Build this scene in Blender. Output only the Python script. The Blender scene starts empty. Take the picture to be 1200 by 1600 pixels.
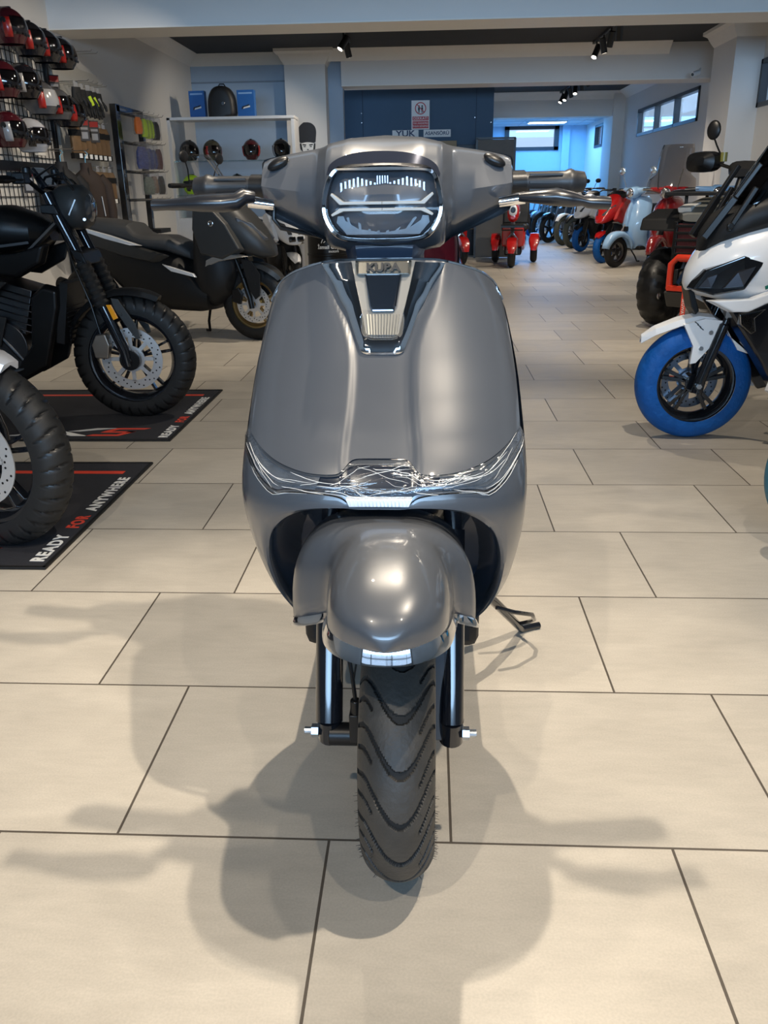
import bpy, bmesh, math, random
from math import sin, cos, pi, radians, sqrt, atan2
from mathutils import Vector, Matrix

random.seed(7)
SC = bpy.context.scene
COL = SC.collection

# ------------------------------------------------------------------ camera
FPX, PIT, YAW, ROLL, CAMH = 1294.64, radians(21.0736), radians(3.1803), radians(-0.8521), 1.1
cr, sr, cp, sp, cy, sy = cos(ROLL), sin(ROLL), cos(PIT), sin(PIT), cos(YAW), sin(YAW)
right = Vector((cy*cr - sy*sp*sr, sy*cr + cy*sp*sr, cp*sr))
up = Vector((-cy*sr - sy*sp*cr, -sy*sr + cy*sp*cr, cp*cr))
fwd = Vector((-sy*cp, cy*cp, -sp))
cd = bpy.data.cameras.new('camera')
cam = bpy.data.objects.new('camera', cd)
COL.objects.link(cam)
mw = Matrix.Identity(4)
for i in range(3):
    mw[i][0] = right[i]; mw[i][1] = up[i]; mw[i][2] = -fwd[i]
mw[2][3] = CAMH
cam.matrix_world = mw
cd.sensor_fit = 'VERTICAL'
cd.sensor_height = 36.0
cd.lens = FPX/1600*36.0
cd.clip_start = 0.02
cd.clip_end = 100
SC.camera = cam

# ------------------------------------------------------------------ exposure, sky, lamps
vs = SC.view_settings
vs.view_transform = 'Standard'
vs.look = 'None'
vs.gamma = 1.0
vs.use_curve_mapping = False
vs.exposure = 0.28

W = bpy.data.worlds.new('sky')
SC.world = W
W.use_nodes = True
bg = W.node_tree.nodes['Background']
bg.inputs[0].default_value = (0.55, 0.75, 1.0, 1)
bg.inputs[1].default_value = 1.0

WARM = (1.0, 0.87, 0.70)
def lamp(name, kind, loc, energy, color, target=None, **kw):
    l = bpy.data.lights.new(name, kind)
    l.energy = energy
    l.color = color
    for k, v in kw.items():
        setattr(l, k, v)
    o = bpy.data.objects.new(name, l)
    COL.objects.link(o)
    o.location = loc
    if target is not None:
        o.rotation_euler = (Vector(target) - Vector(loc)).to_track_quat('-Z', 'Y').to_euler()
    return o
def spot(loc, target, energy, ang=75, rad=0.022, blend=0.6, color=WARM):
    return lamp('track_spot_light', 'SPOT', loc, energy, color, target, spot_size=radians(ang), spot_blend=blend, shadow_soft_size=rad)

# ceiling track spots over the near bay (out of frame above)
NEAR_SPOTS = [((0.0, 2.05, 2.88), (-0.42, 1.15, 0.0), 190, 68),
              ((0.73, 0.75, 2.88), (-0.50, 1.4, 0.0), 205, 84),
              ((-0.85, -0.8, 2.88), (0.3, 1.9, 0.0), 125, 84),
              ((-0.45, 2.0, 2.88), (0.3, 1.3, 0.0), 35, 80),
              ((0.75, -0.5, 2.88), (-0.1, 1.4, 0.7), 60, 46),
              ((-1.0, 3.6, 2.88), (-1.9, 4.3, 0.2), 130, 100),
              ((1.0, 3.0, 2.88), (1.9, 3.9, 0.2), 120, 100),
              ((-1.0, 6.4, 2.88), (-2.6, 7.0, 0.4), 130, 100),
              ((1.3, 6.3, 2.88), (2.1, 7.4, 0.3), 150, 100),
              ((-1.6, 7.6, 2.88), (-3.4, 8.4, 1.2), 60, 90),
              ((0.3, 5.4, 2.88), (0.2, 5.6, 0.0), 110, 110)]
for l, t, e, a in NEAR_SPOTS:
    spot(l, t, e, a)
# day light coming through the shop front behind the camera
lamp('shopfront_daylight', 'AREA', (0.3, -4.3, 1.9), 105, (0.42, 0.68, 1.0), (0.3, 8.8, 3.3), shape='RECTANGLE', size=6.4, size_y=1.3, spread=radians(75))
# added blue area light hidden under the far ceiling; daylight through mid room windows
lamp('far_room_blue_fill', 'AREA', (2.9, 22.6, 2.62), 120, (0.10, 0.42, 1.0), (2.9, 22.6, 0), shape='RECTANGLE', size=2.2, size_y=3.0)
lamp('mid_room_daylight', 'AREA', (4.9, 16.5, 2.75), 60, (0.40, 0.66, 1.0), (2.0, 16.5, 0.9), shape='RECTANGLE', size=4.4, size_y=0.6)

# ------------------------------------------------------------------ materials
MATS = {}
def mat(name, col, rough=0.5, metal=0.0, coat=0.0, var=0.08, spec=0.5, scale=12.0, bump=0.0, bscale=60.0,
        emis=None, estr=1.0, ior=None, rvar=0.0):
    if name in MATS:
        return MATS[name]
    m = bpy.data.materials.new(name)
    m.use_nodes = True
    nt = m.node_tree
    b = nt.nodes['Principled BSDF']
    tc = nt.nodes.new('ShaderNodeTexCoord')
    nz = nt.nodes.new('ShaderNodeTexNoise')
    nz.inputs['Scale'].default_value = scale
    nz.inputs['Detail'].default_value = 4
    nt.links.new(tc.outputs['Object'], nz.inputs['Vector'])
    mx = nt.nodes.new('ShaderNodeMixRGB')
    c = list(col) + [1]
    mx.inputs[1].default_value = [max(0, x*(1-var)) for x in c[:3]] + [1]
    mx.inputs[2].default_value = [min(1, x*(1+var)) for x in c[:3]] + [1]
    nt.links.new(nz.outputs['Fac'], mx.inputs[0])
    nt.links.new(mx.outputs[0], b.inputs['Base Color'])
    b.inputs['Roughness'].default_value = rough
    if rvar:
        mr = nt.nodes.new('ShaderNodeMapRange')
        mr.inputs['To Min'].default_value = max(0.02, rough-rvar)
        mr.inputs['To Max'].default_value = min(1, rough+rvar)
        nt.links.new(nz.outputs['Fac'], mr.inputs['Value'])
        nt.links.new(mr.outputs[0], b.inputs['Roughness'])
    b.inputs['Metallic'].default_value = metal
    b.inputs['Specular IOR Level'].default_value = spec
    b.inputs['Coat Weight'].default_value = coat
    b.inputs['Coat Roughness'].default_value = 0.04
    if ior:
        b.inputs['IOR'].default_value = ior
    if emis:
        b.inputs['Emission Color'].default_value = list(emis) + [1]
        b.inputs['Emission Strength'].default_value = estr
    if bump:
        n2 = nt.nodes.new('ShaderNodeTexNoise')
        n2.inputs['Scale'].default_value = bscale
        n2.inputs['Detail'].default_value = 5
        nt.links.new(tc.outputs['Object'], n2.inputs['Vector'])
        bp = nt.nodes.new('ShaderNodeBump')
        bp.inputs['Strength'].default_value = bump
        bp.inputs['Distance'].default_value = 0.01
        nt.links.new(n2.outputs['Fac'], bp.inputs['Height'])
        nt.links.new(bp.outputs[0], b.inputs['Normal'])
    MATS[name] = m
    return m

def glassy(name, tint=(0.95, 0.97, 1.0), refl=0.10, rough=0.03, bump=0.0, bscale=30):
    """thin clear plastic: see-through with a reflecting skin"""
    m = bpy.data.materials.new(name)
    m.use_nodes = True
    nt = m.node_tree
    nt.nodes.remove(nt.nodes['Principled BSDF'])
    out = nt.nodes['Material Output']
    tr = nt.nodes.new('ShaderNodeBsdfTransparent')
    tr.inputs[0].default_value = list(tint) + [1]
    gl = nt.nodes.new('ShaderNodeBsdfGlossy')
    gl.inputs['Roughness'].default_value = rough
    lw = nt.nodes.new('ShaderNodeLayerWeight')
    lw.inputs[0].default_value = 0.5
    pw = nt.nodes.new('ShaderNodeMath')
    pw.operation = 'POWER'
    pw.inputs[1].default_value = 5.0
    nt.links.new(lw.outputs['Facing'], pw.inputs[0])
    ad = nt.nodes.new('ShaderNodeMath')
    ad.operation = 'ADD'
    ad.use_clamp = True
    ad.inputs[1].default_value = refl
    nt.links.new(pw.outputs[0], ad.inputs[0])
    mx = nt.nodes.new('ShaderNodeMixShader')
    nt.links.new(ad.outputs[0], mx.inputs[0])
    nt.links.new(tr.outputs[0], mx.inputs[1])
    nt.links.new(gl.outputs[0], mx.inputs[2])
    nt.links.new(mx.outputs[0], out.inputs[0])
    if bump:
        tc = nt.nodes.new('ShaderNodeTexCoord')
        mp = nt.nodes.new('ShaderNodeMapping')
        mp.inputs['Rotation'].default_value = (0, 0.35, 0)
        mp.inputs['Scale'].default_value = (0.35, 1, 2.2)
        n2 = nt.nodes.new('ShaderNodeTexNoise')
        n2.inputs['Scale'].default_value = bscale
        n2.inputs['Detail'].default_value = 3
        n2.inputs['Distortion'].default_value = 1.4
        nt.links.new(tc.outputs['Object'], mp.inputs[0])
        nt.links.new(mp.outputs[0], n2.inputs['Vector'])
        bp = nt.nodes.new('ShaderNodeBump')
        bp.inputs['Strength'].default_value = bump
        bp.inputs['Distance'].default_value = 0.02
        nt.links.new(n2.outputs['Fac'], bp.inputs['Height'])
        nt.links.new(bp.outputs[0], gl.inputs['Normal'])
        nt.links.new(bp.outputs[0], lw.inputs['Normal'])
    MATS[name] = m
    return m

# ------------------------------------------------------------------ mesh builder
class MB:
    def __init__(s):
        s.v = []; s.f = []; s.m = []; s.cur = 0
    def add(s, vs, fs):
        o = len(s.v)
        s.v += [tuple(p) for p in vs]
        s.f += [tuple(i+o for i in f) for f in fs]
        s.m += [s.cur]*len(fs)
        return s
    def box(s, c, d, rot=None):
        hx, hy, hz = d[0]/2, d[1]/2, d[2]/2
        vs = [Vector((x*hx, y*hy, z*hz)) for x in (-1, 1) for y in (-1, 1) for z in (-1, 1)]
        if rot is not None:
            R = Matrix.Rotation(rot[2], 3, 'Z') @ Matrix.Rotation(rot[1], 3, 'Y') @ Matrix.Rotation(rot[0], 3, 'X')
            vs = [R @ p for p in vs]
        vs = [p + Vector(c) for p in vs]
        return s.add(vs, [(0, 1, 3, 2), (4, 6, 7, 5), (0, 4, 5, 1), (2, 3, 7, 6), (0, 2, 6, 4), (1, 5, 7, 3)])
    def bar(s, p, q, w, h=None, upv=(0, 0, 1)):
        p, q = Vector(p), Vector(q)
        d = (q-p).normalized()
        a = d.cross(Vector(upv))
        if a.length < 1e-4:
            a = d.cross(Vector((0, 1, 0)))
        a.normalize()
        b = a.cross(d)
        h = w if h is None else h
        a *= w/2; b *= h/2
        vs = [p-a-b, p+a-b, p+a+b, p-a+b, q-a-b, q+a-b, q+a+b, q-a+b]
        return s.add(vs, [(0, 1, 2, 3), (7, 6, 5, 4), (0, 4, 5, 1), (1, 5, 6, 2), (2, 6, 7, 3), (3, 7, 4, 0)])
    def rings(s, rings, closed=True, caps=True):
        n = len(rings[0]); vs = [p for r in rings for p in r]; fs = []
        for i in range(len(rings)-1):
            for j in range(n if closed else n-1):
                k = (j+1) % n
                fs.append((i*n+j, i*n+k, (i+1)*n+k, (i+1)*n+j))
        if caps and closed:
            fs.append(tuple(range(n-1, -1, -1)))
            fs.append(tuple((len(rings)-1)*n+j for j in range(n)))
        return s.add(vs, fs)
    def tube(s, pts, r, seg=10, caps=True, flat=1.0):
        P = [Vector(p) for p in pts]
        R = r if isinstance(r, (list, tuple)) else [r]*len(P)
        rs = []; a = None
        for i, p in enumerate(P):
            d = (P[min(i+1, len(P)-1)] - P[max(i-1, 0)]).normalized()
            if a is None:
                a = d.cross(Vector((0, 0, 1)))
                if a.length < 0.05: a = d.cross(Vector((0, 1, 0)))
            else:
                a = a - d*a.dot(d)
            a.normalize()
            b = d.cross(a)
            rs.append([p + a*cos(2*pi*j/seg)*R[i] + b*sin(2*pi*j/seg)*R[i]*flat for j in range(seg)])
        return s.rings(rs, True, caps)
    def lathe(s, prof, c=(0, 0, 0), axis='Y', seg=32, a0=0, a1=2*pi, closedprof=False):
        full = abs(a1-a0-2*pi) < 1e-6
        n = seg if full else seg+1
        vs = []; fs = []; k = len(prof)
        for i in range(n):
            t = a0 + (a1-a0)*i/seg
            for r, h in prof:
                if axis == 'Y': p = (c[0]+r*cos(t), c[1]+h, c[2]+r*sin(t))
                elif axis == 'Z': p = (c[0]+r*cos(t), c[1]+r*sin(t), c[2]+h)
                else: p = (c[0]+h, c[1]+r*cos(t), c[2]+r*sin(t))
                vs.append(p)
        for i in range(seg):
            j = (i+1) % n
            for q in range(k if closedprof else k-1):
                q2 = (q+1) % k
                fs.append((i*k+q, i*k+q2, j*k+q2, j*k+q))
        return s.add(vs, fs)
    def cyl(s, p, q, r, seg=16, r2=None):
        return s.tube([p, q], [r, r if r2 is None else r2], seg)
    def sphere(s, c, r, seg=16, rg=10, cut=None):
        r = (r, r, r) if not isinstance(r, (tuple, list)) else r
        vs = []; fs = []
        lo, hi = (-pi/2, pi/2) if cut is None else cut
        for i in range(rg+1):
            t = lo+(hi-lo)*i/rg
            for j in range(seg):
                a = 2*pi*j/seg
                vs.append((c[0]+r[0]*cos(t)*cos(a), c[1]+r[1]*cos(t)*sin(a), c[2]+r[2]*sin(t)))
        for i in range(rg):
            for j in range(seg):
                k = (j+1) % seg
                fs.append((i*seg+j, i*seg+k, (i+1)*seg+k, (i+1)*seg+j))
        return s.add(vs, fs)
    def prism(s, poly, d0, d1, plane='XZ', shrink=1.0):
        """side outline extruded between two depths; shrink scales the d1 end about the centroid"""
        n = len(poly)
        cx = sum(p[0] for p in poly)/n; cz = sum(p[1] for p in poly)/n
        def put(u, w, d):
            return (u, d, w) if plane == 'XZ' else ((d, u, w) if plane == 'YZ' else (u, w, d))
        vs = [put(u, w, d0) for u, w in poly] + [put(cx+(u-cx)*shrink, cz+(w-cz)*shrink, d1) for u, w in poly]
        fs = [tuple(range(n)), tuple(range(2*n-1, n-1, -1))]
        fs += [(i, i+n, (i+1) % n+n, (i+1) % n) for i in range(n)]
        return s.add(vs, fs)
    def pillow(s, poly, hwid, edge=0.75, plane='XZ', y0=0.0):
        """closed body from a side outline: full outline at mid width, shrunk outline on both faces"""
        n = len(poly)
        cx = sum(p[0] for p in poly)/n; cz = sum(p[1] for p in poly)/n
        lv = [(-1, edge), (-0.86, (1+edge*2)/3), (-0.45, 0.985), (0, 1), (0.45, 0.985), (0.86, (1+edge*2)/3), (1, edge)]
        rs = [[(cx+(u-cx)*k, y0+hwid*d, cz+(w-cz)*k) for u, w in poly] for d, k in lv]
        return s.rings(rs)
    def loft(s, secs, seg=20, ex=2.4, caps=True):
        """sections along x: (x, zbottom, ztop, halfwidth[, exponent])"""
        rs = []
        for q in secs:
            x, zb, zt, w = q[:4]; e = q[4] if len(q) > 4 else ex
            cz = (zb+zt)/2; h = (zt-zb)/2
            ring = []
            for j in range(seg):
                t = 2*pi*j/seg; c_, s_ = cos(t), sin(t)
                ring.append((x, w*math.copysign(abs(c_)**(2/e), c_), cz+h*math.copysign(abs(s_)**(2/e), s_)))
            rs.append(ring)
        return s.rings(rs, True, caps)
    def sides(s, name, m, parent, **kw):
        """one part for each side of the vehicle (faces split by the sign of y)"""
        out = []
        for sg in (-1, 1):
            q = MB(); idx = {}
            for f in s.f:
                if sg*sum(s.v[i][1] for i in f) <= 0: continue
                g = []
                for i in f:
                    if i not in idx:
                        idx[i] = len(q.v); q.v.append(s.v[i])
                    g.append(idx[i])
                q.f.append(tuple(g)); q.m.append(0)
            if q.f: out.append(q.build(name, m, parent, **kw))
        return out
    def build(s, name, m=None, parent=None, smooth=True, ang=35, bevel=0, bseg=2, sub=0, solid=0, offset=-1):
        me = bpy.data.meshes.new(name)
        me.from_pydata([tuple(p) for p in s.v], [], s.f)
        ms = m if isinstance(m, (list, tuple)) else [m]
        for x in ms:
            me.materials.append(x)
        if len(ms) > 1:
            me.polygons.foreach_set('material_index', s.m)
        bm = bmesh.new(); bm.from_mesh(me)
        bmesh.ops.recalc_face_normals(bm, faces=bm.faces)
        bm.to_mesh(me); bm.free()
        if smooth:
            me.polygons.foreach_set('use_smooth', [True]*len(me.polygons))
            me.set_sharp_from_angle(angle=radians(ang))
        o = bpy.data.objects.new(name, me)
        COL.objects.link(o)
        if parent: o.parent = parent
        if solid:
            md = o.modifiers.new('solid', 'SOLIDIFY'); md.thickness = solid; md.offset = offset
        if bevel:
            md = o.modifiers.new('bevel', 'BEVEL'); md.width = bevel; md.segments = bseg
            md.limit_method = 'ANGLE'; md.angle_limit = radians(40); md.harden_normals = False
        if sub:
            md = o.modifiers.new('sub', 'SUBSURF'); md.levels = sub; md.render_levels = sub
        return o

def thing(name, label, cat, loc=(0, 0, 0), rz=0.0, group=None):
    o = bpy.data.objects.new(name, None)
    o.empty_display_size = 0.1
    COL.objects.link(o)
    o.location = loc
    o.rotation_euler = (0, 0, rz)
    return tag(o, label, cat, group)
def tag(o, label, cat, group=None):
    o['label'] = label; o['category'] = cat
    if group: o['group'] = group
    return o
def struct(o):
    o['kind'] = 'structure'
    return o
def copy_tree(o, parent=None, swap=None):
    c = o.copy(); COL.objects.link(c); c.parent = parent
    if swap and c.type == 'MESH':
        for i, sl in enumerate(c.material_slots):
            nm = sl.material.name if sl.material else None
            if nm in swap:
                sl.link = 'OBJECT'
                c.material_slots[i].material = swap[nm]
    for ch in list(o.children):
        copy_tree(ch, c, swap)
    return c
def dup(root, label, loc, rz, group=None, swap=None, sc=None):
    c = copy_tree(root, None, swap)
    c['label'] = label
    if group: c['group'] = group
    c.location = loc; c.rotation_euler = (0, 0, rz)
    if sc: c.scale = (sc, sc, sc)
    return c

def text_part(txt, size, name, m, parent, loc, rot, extrude=0.001, shear=0.0, align='CENTER', sx=1.0, bold=0.0, spacing=1.0):
    """flat raised lettering turned into a mesh"""
    cu = bpy.data.curves.new('lettering', 'FONT')
    cu.body = txt; cu.size = size; cu.extrude = extrude; cu.shear = shear
    cu.align_x = align; cu.align_y = 'CENTER'; cu.offset = bold; cu.space_character = spacing
    t = bpy.data.objects.new('lettering', cu)
    COL.objects.link(t)
    dg = bpy.context.evaluated_depsgraph_get()
    me = bpy.data.meshes.new_from_object(t.evaluated_get(dg))
    bpy.data.objects.remove(t)
    bpy.data.curves.remove(cu)
    me.materials.clear(); me.materials.append(m)
    o = bpy.data.objects.new(name, me)
    COL.objects.link(o)
    if parent: o.parent = parent
    o.location = loc; o.rotation_euler = rot; o.scale = (sx, 1, 1)
    return o

# palette
WHITEW = mat('wall_white', (0.70, 0.69, 0.67), 0.75, var=0.03, scale=2.0, bump=0.05, bscale=40)
TRIMW = mat('trim_cream', (0.78, 0.75, 0.70), 0.6, var=0.03)
CEILD = mat('ceiling_dark', (0.035, 0.037, 0.04), 0.85, var=0.25, scale=1.5)
PANELB = mat('panel_blue', (0.045, 0.095, 0.165), 0.6, var=0.12, scale=1.2)
FARLIT = mat('far_wall_bluelit', (0.42, 0.60, 0.80), 0.7, var=0.03)  # part of the blue light in this room is put into the wall colour
FRAMEK = mat('window_frame_dark', (0.02, 0.024, 0.03), 0.4)
BLACK = mat('black_plastic', (0.006, 0.006, 0.0065), 0.36, var=0.15, spec=0.35)
BLACKG = mat('black_gloss', (0.008, 0.009, 0.012), 0.12, coat=0.6)
BLACKM = mat('black_matte', (0.010, 0.010, 0.0105), 0.5, var=0.15, spec=0.3)
GREYM = mat('graphite_matte', (0.032, 0.032, 0.031), 0.45, var=0.1, spec=0.4)
RUBBER = mat('tyre_rubber', (0.012, 0.012, 0.012), 0.6, var=0.2, scale=25, spec=0.35)
CHROME = mat('chrome', (0.88, 0.88, 0.89), 0.05, metal=1, var=0.01)
STEEL = mat('steel', (0.55, 0.55, 0.56), 0.28, metal=1, var=0.06, scale=40)
STEELD = mat('steel_dark', (0.12, 0.12, 0.125), 0.35, metal=1)
SILVER = mat('disc_silver', (0.72, 0.72, 0.72), 0.33, metal=0.7, var=0.05)
GOLD = mat('rim_gold', (0.40, 0.27, 0.11), 0.35, metal=0.8)
AMBER = mat('amber_lens', (0.95, 0.36, 0.02), 0.2, coat=0.5)
RED = mat('red_paint', (0.46, 0.010, 0.010), 0.25, coat=0.8)
DRED = mat('dark_red_paint', (0.075, 0.006, 0.012), 0.22, coat=0.9)
WHITEP = mat('white_paint', (0.80, 0.80, 0.80), 0.28, coat=0.7, var=0.02)
LBLUE = mat('light_blue_paint', (0.30, 0.50, 0.76), 0.25, coat=0.8, var=0.02)
BLUEC = mat('blue_cover_cloth', (0.002, 0.085, 0.33), 0.6, var=0.3, scale=18, bump=0.6, bscale=38, spec=0.3)
TEALC = mat('teal_cover_cloth', (0.01, 0.15, 0.25), 0.55, var=0.2, scale=18, bump=0.35, bscale=45)
SEATM = mat('seat_vinyl', (0.010, 0.010, 0.010), 0.55, var=0.12, bump=0.06, bscale=200)
SEATG = mat('seat_vinyl_grey', (0.05, 0.05, 0.05), 0.55, var=0.12, bump=0.06, bscale=200)
CLEAR = glassy('clear_plastic')
CLEARG = glassy('headlight_lens', (0.95, 0.97, 1.0), 0.03, 0.02)
SMOKE = glassy('smoked_screen', (0.80, 0.74, 0.69), 0.06)
LAMPD = mat('lamp_housing_dark', (0.02, 0.02, 0.022), 0.25)
REFL = mat('lamp_reflector', (0.6, 0.6, 0.62), 0.12, metal=0.9)
LENSW = mat('lamp_pale_lens', (0.65, 0.65, 0.62), 0.25, coat=0.4)
INKW = mat('lettering_white', (0.82, 0.82, 0.80), 0.5)
INKR = mat('lettering_red', (0.72, 0.06, 0.03), 0.5)
INKK = mat('lettering_black', (0.02, 0.02, 0.025), 0.5)

# ------------------------------------------------------------------ the shell of the showroom
XL, XR, YF, YB = -3.6, 4.2, -4.5, 24.5
ZB, ZC = 2.58, 3.06

def floor_material():
    m = bpy.data.materials.new('floor_tiles')
    m.use_nodes = True
    nt = m.node_tree
    b = nt.nodes['Principled BSDF']
    ge = nt.nodes.new('ShaderNodeNewGeometry')
    mp = nt.nodes.new('ShaderNodeMapping')
    mp.inputs['Location'].default_value = (0.175 + 0.6155*30, -1.1885 + 0.4938*20, 0)
    nt.links.new(ge.outputs['Position'], mp.inputs['Vector'])
    br = nt.nodes.new('ShaderNodeTexBrick')
    br.offset = 0.64; br.offset_frequency = 2; br.squash = 1.0
    br.inputs['Color1'].default_value = (0.52, 0.475, 0.405, 1)
    br.inputs['Color2'].default_value = (0.435, 0.40, 0.345, 1)
    br.inputs['Mortar'].default_value = (0.09, 0.075, 0.06, 1)
    br.inputs['Scale'].default_value = 1.0
    br.inputs['Mortar Size'].default_value = 0.0027
    br.inputs['Mortar Smooth'].default_value = 0.15
    br.inputs['Bias'].default_value = 0.0
    br.inputs['Brick Width'].default_value = 0.6155
    br.inputs['Row Height'].default_value = 0.4938
    nt.links.new(mp.outputs[0], br.inputs['Vector'])
    def noise(scale, det, vec=(1, 1, 1), dist=0.0):
        q = nt.nodes.new('ShaderNodeMapping')
        q.inputs['Scale'].default_value = vec
        nt.links.new(ge.outputs['Position'], q.inputs['Vector'])
        n = nt.nodes.new('ShaderNodeTexNoise')
        n.inputs['Scale'].default_value = scale
        n.inputs['Detail'].default_value = det
        n.inputs['Distortion'].default_value = dist
        nt.links.new(q.outputs[0], n.inputs['Vector'])
        return n
    n1 = noise(3.5, 6, (1, 2.0, 1), 0.6)
    n2 = noise(240, 3)
    n3 = noise(28, 6, (0.5, 2, 1))
    def mul(a, bb, fac, lo, hi):
        r = nt.nodes.new('ShaderNodeMapRange')
        r.inputs['From Min'].default_value = 0.3; r.inputs['From Max'].default_value = 0.7
        r.inputs['To Min'].default_value = lo; r.inputs['To Max'].default_value = hi
        nt.links.new(bb.outputs['Fac'], r.inputs['Value'])
        x = nt.nodes.new('ShaderNodeMixRGB'); x.blend_type = 'MULTIPLY'
        x.inputs[0].default_value = 1
        nt.links.new(a, x.inputs[1]); nt.links.new(r.outputs[0], x.inputs[2])
        return x.outputs[0]
    c = mul(br.outputs['Color'], n1, 1, 0.90, 1.06)
    c = mul(c, n2, 1, 0.93, 1.05)
    c = mul(c, n3, 1, 0.95, 1.03)
    nt.links.new(c, b.inputs['Base Color'])
    rr = nt.nodes.new('ShaderNodeMapRange')
    rr.inputs['To Min'].default_value = 0.36; rr.inputs['To Max'].default_value = 0.52
    nt.links.new(n1.outputs['Fac'], rr.inputs['Value'])
    nt.links.new(rr.outputs[0], b.inputs['Roughness'])
    iv = nt.nodes.new('ShaderNodeMath'); iv.operation = 'SUBTRACT'
    iv.inputs[0].default_value = 1.0
    nt.links.new(br.outputs['Fac'], iv.inputs[1])
    bp = nt.nodes.new('ShaderNodeBump')
    bp.inputs['Strength'].default_value = 0.5; bp.inputs['Distance'].default_value = 0.002
    nt.links.new(iv.outputs[0], bp.inputs['Height'])
    bp2 = nt.nodes.new('ShaderNodeBump')
    bp2.inputs['Strength'].default_value = 0.08; bp2.inputs['Distance'].default_value = 0.001
    nt.links.new(n2.outputs['Fac'], bp2.inputs['Height'])
    nt.links.new(bp.outputs[0], bp2.inputs['Normal'])
    nt.links.new(bp2.outputs[0], b.inputs['Normal'])
    return m

def sbox(name, x0, x1, y0, y1, z0, z1, m, bevel=0.0):
    return struct(MB().box(((x0+x1)/2, (y0+y1)/2, (z0+z1)/2), (x1-x0, y1-y0, z1-z0)).build(name, m, smooth=False, bevel=bevel))

sbox('floor', XL-0.2, XR+0.2, YF-0.2, YB+0.2, -0.12, 0.0, floor_material())
sbox('wall_left', XL-0.2, XL, YF, 14.1, 0, 3.3, WHITEW)
# right wall with three window openings (pieces of one wall mesh)
wr = MB()
WINS = [(10.6, 12.0, 2.05, 2.6), (14.55, 18.6, 2.08, 2.58), (21.3, 23.2, 2.08, 2.60)]
ylast = YF
for a, b_, z0, z1 in WINS:
    wr.box((XR+0.1, (ylast+a)/2, 1.65), (0.2, a-ylast, 3.3))
    wr.box((XR+0.1, (a+b_)/2, z0/2), (0.2, b_-a, z0))
    wr.box((XR+0.1, (a+b_)/2, (z1+3.3)/2), (0.2, b_-a, 3.3-z1))
    ylast = b_
wr.box((XR+0.1, (ylast+YB)/2, 1.65), (0.2, YB-ylast, 3.3))
struct(wr.build('wall_right', WHITEW, smooth=False))
# far wall, with its strip window
fb = MB()
fb.box(((1.0+2.08)/2, YB+0.1, 1.65), (1.08, 0.2, 3.3)).box(((3.42+XR)/2, YB+0.1, 1.65), (XR-3.42, 0.2, 3.3))
fb.box((2.75, YB+0.1, 2.12/2), (1.34, 0.2, 2.12)).box((2.75, YB+0.1, 3.0), (1.34, 0.2, 0.62))
struct(fb.build('wall_far', FARLIT, smooth=False))
sbox('trim_1', 3.55, 3.75, YB-0.12, YB, 0, 2.70, FARLIT)
sbox('wall_passage', 0.8, 1.0, 16.15, YB+0.1, 0, 3.3, WHITEW)
sbox('wall_back', XL, -1.30, 13.9, 14.1, 0, 3.3, mat('bay_wall_blue', (0.36, 0.45, 0.56), 0.7, var=0.03))
sbox('trim_2', XL, -2.1, 13.885, 13.9, 2.68, 2.70, mat('groove_grey', (0.22, 0.27, 0.33), 0.7))
# shop front behind the photographer: sill, header, mullions, glass
wf = MB()
wf.box((0.3, YF-0.1, 0.15), (XR-XL, 0.2, 0.3)).box((0.3, YF-0.1, 2.95), (XR-XL, 0.2, 0.7))
wf.box((XL+0.12, YF-0.1, 1.45), (0.24, 0.2, 2.3)).box((XR-0.12, YF-0.1, 1.45), (0.24, 0.2, 2.3))
struct(wf.build('wall_front', WHITEW, smooth=False))
fm = MB()
for x in (-3.33, -1.5, 0.3, 2.1, 3.93):
    fm.box((x, YF-0.1, 1.45), (0.07, 0.1, 2.3))
for z in (0.33, 1.0, 2.57):
    fm.box((0.3, YF-0.1, z), (7.2, 0.1, 0.06))
wfr = struct(fm.build('window_1', FRAMEK, smooth=False))
pane = MB().box((0.3, YF-0.12, 1.45), (7.2, 0.01, 2.24)).build('pane', CLEAR, wfr, smooth=False)
# ceilings and beams
sbox('ceiling', XL-0.2, XR+0.2, YF-0.2, 20.3, ZC, ZC+0.2, CEILD)
sbox('ceiling_far', 0.8, XR+0.2, 20.3, YB+0.2, 2.70, 3.2, mat('ceiling_far_tiles', (0.55, 0.60, 0.66), 0.7, var=0.03))
tr = MB()
for k in range(4):
    tr.box((2.6, 20.9+k*0.9, 2.698), (3.2, 0.02, 0.006))
for k in range(4):
    tr.box((1.6+k*0.75, 22.4, 2.698), (0.02, 4.2, 0.006))
struct(tr.build('trim_3', mat('ceiling_grid', (0.40, 0.47, 0.54), 0.6), smooth=False))
def beam(name, x0, x1, y0, y1):
    b = MB()
    b.box(((x0+x1)/2, (y0+y1)/2, (ZB+0.012+ZC)/2), (x1-x0, y1-y0, ZC-ZB-0.012))
    o = struct(b.build(name, WHITEW, smooth=False))
    u = MB().box(((x0+x1)/2, (y0+y1)/2, ZB+0.006), (x1-x0, y1-y0+0.01, 0.012)).build('beam_underside', TRIMW, o, smooth=False)
    return o
beam('trim_4', XL, XR, 8.8, 9.3)
beam('trim_5', -1.30, XR, 13.7, 14.2)
beam('trim_6', 0.8, XR, 20.0, 20.45)
beam('trim_15', XL, XR, 3.2, 3.7)
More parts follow.
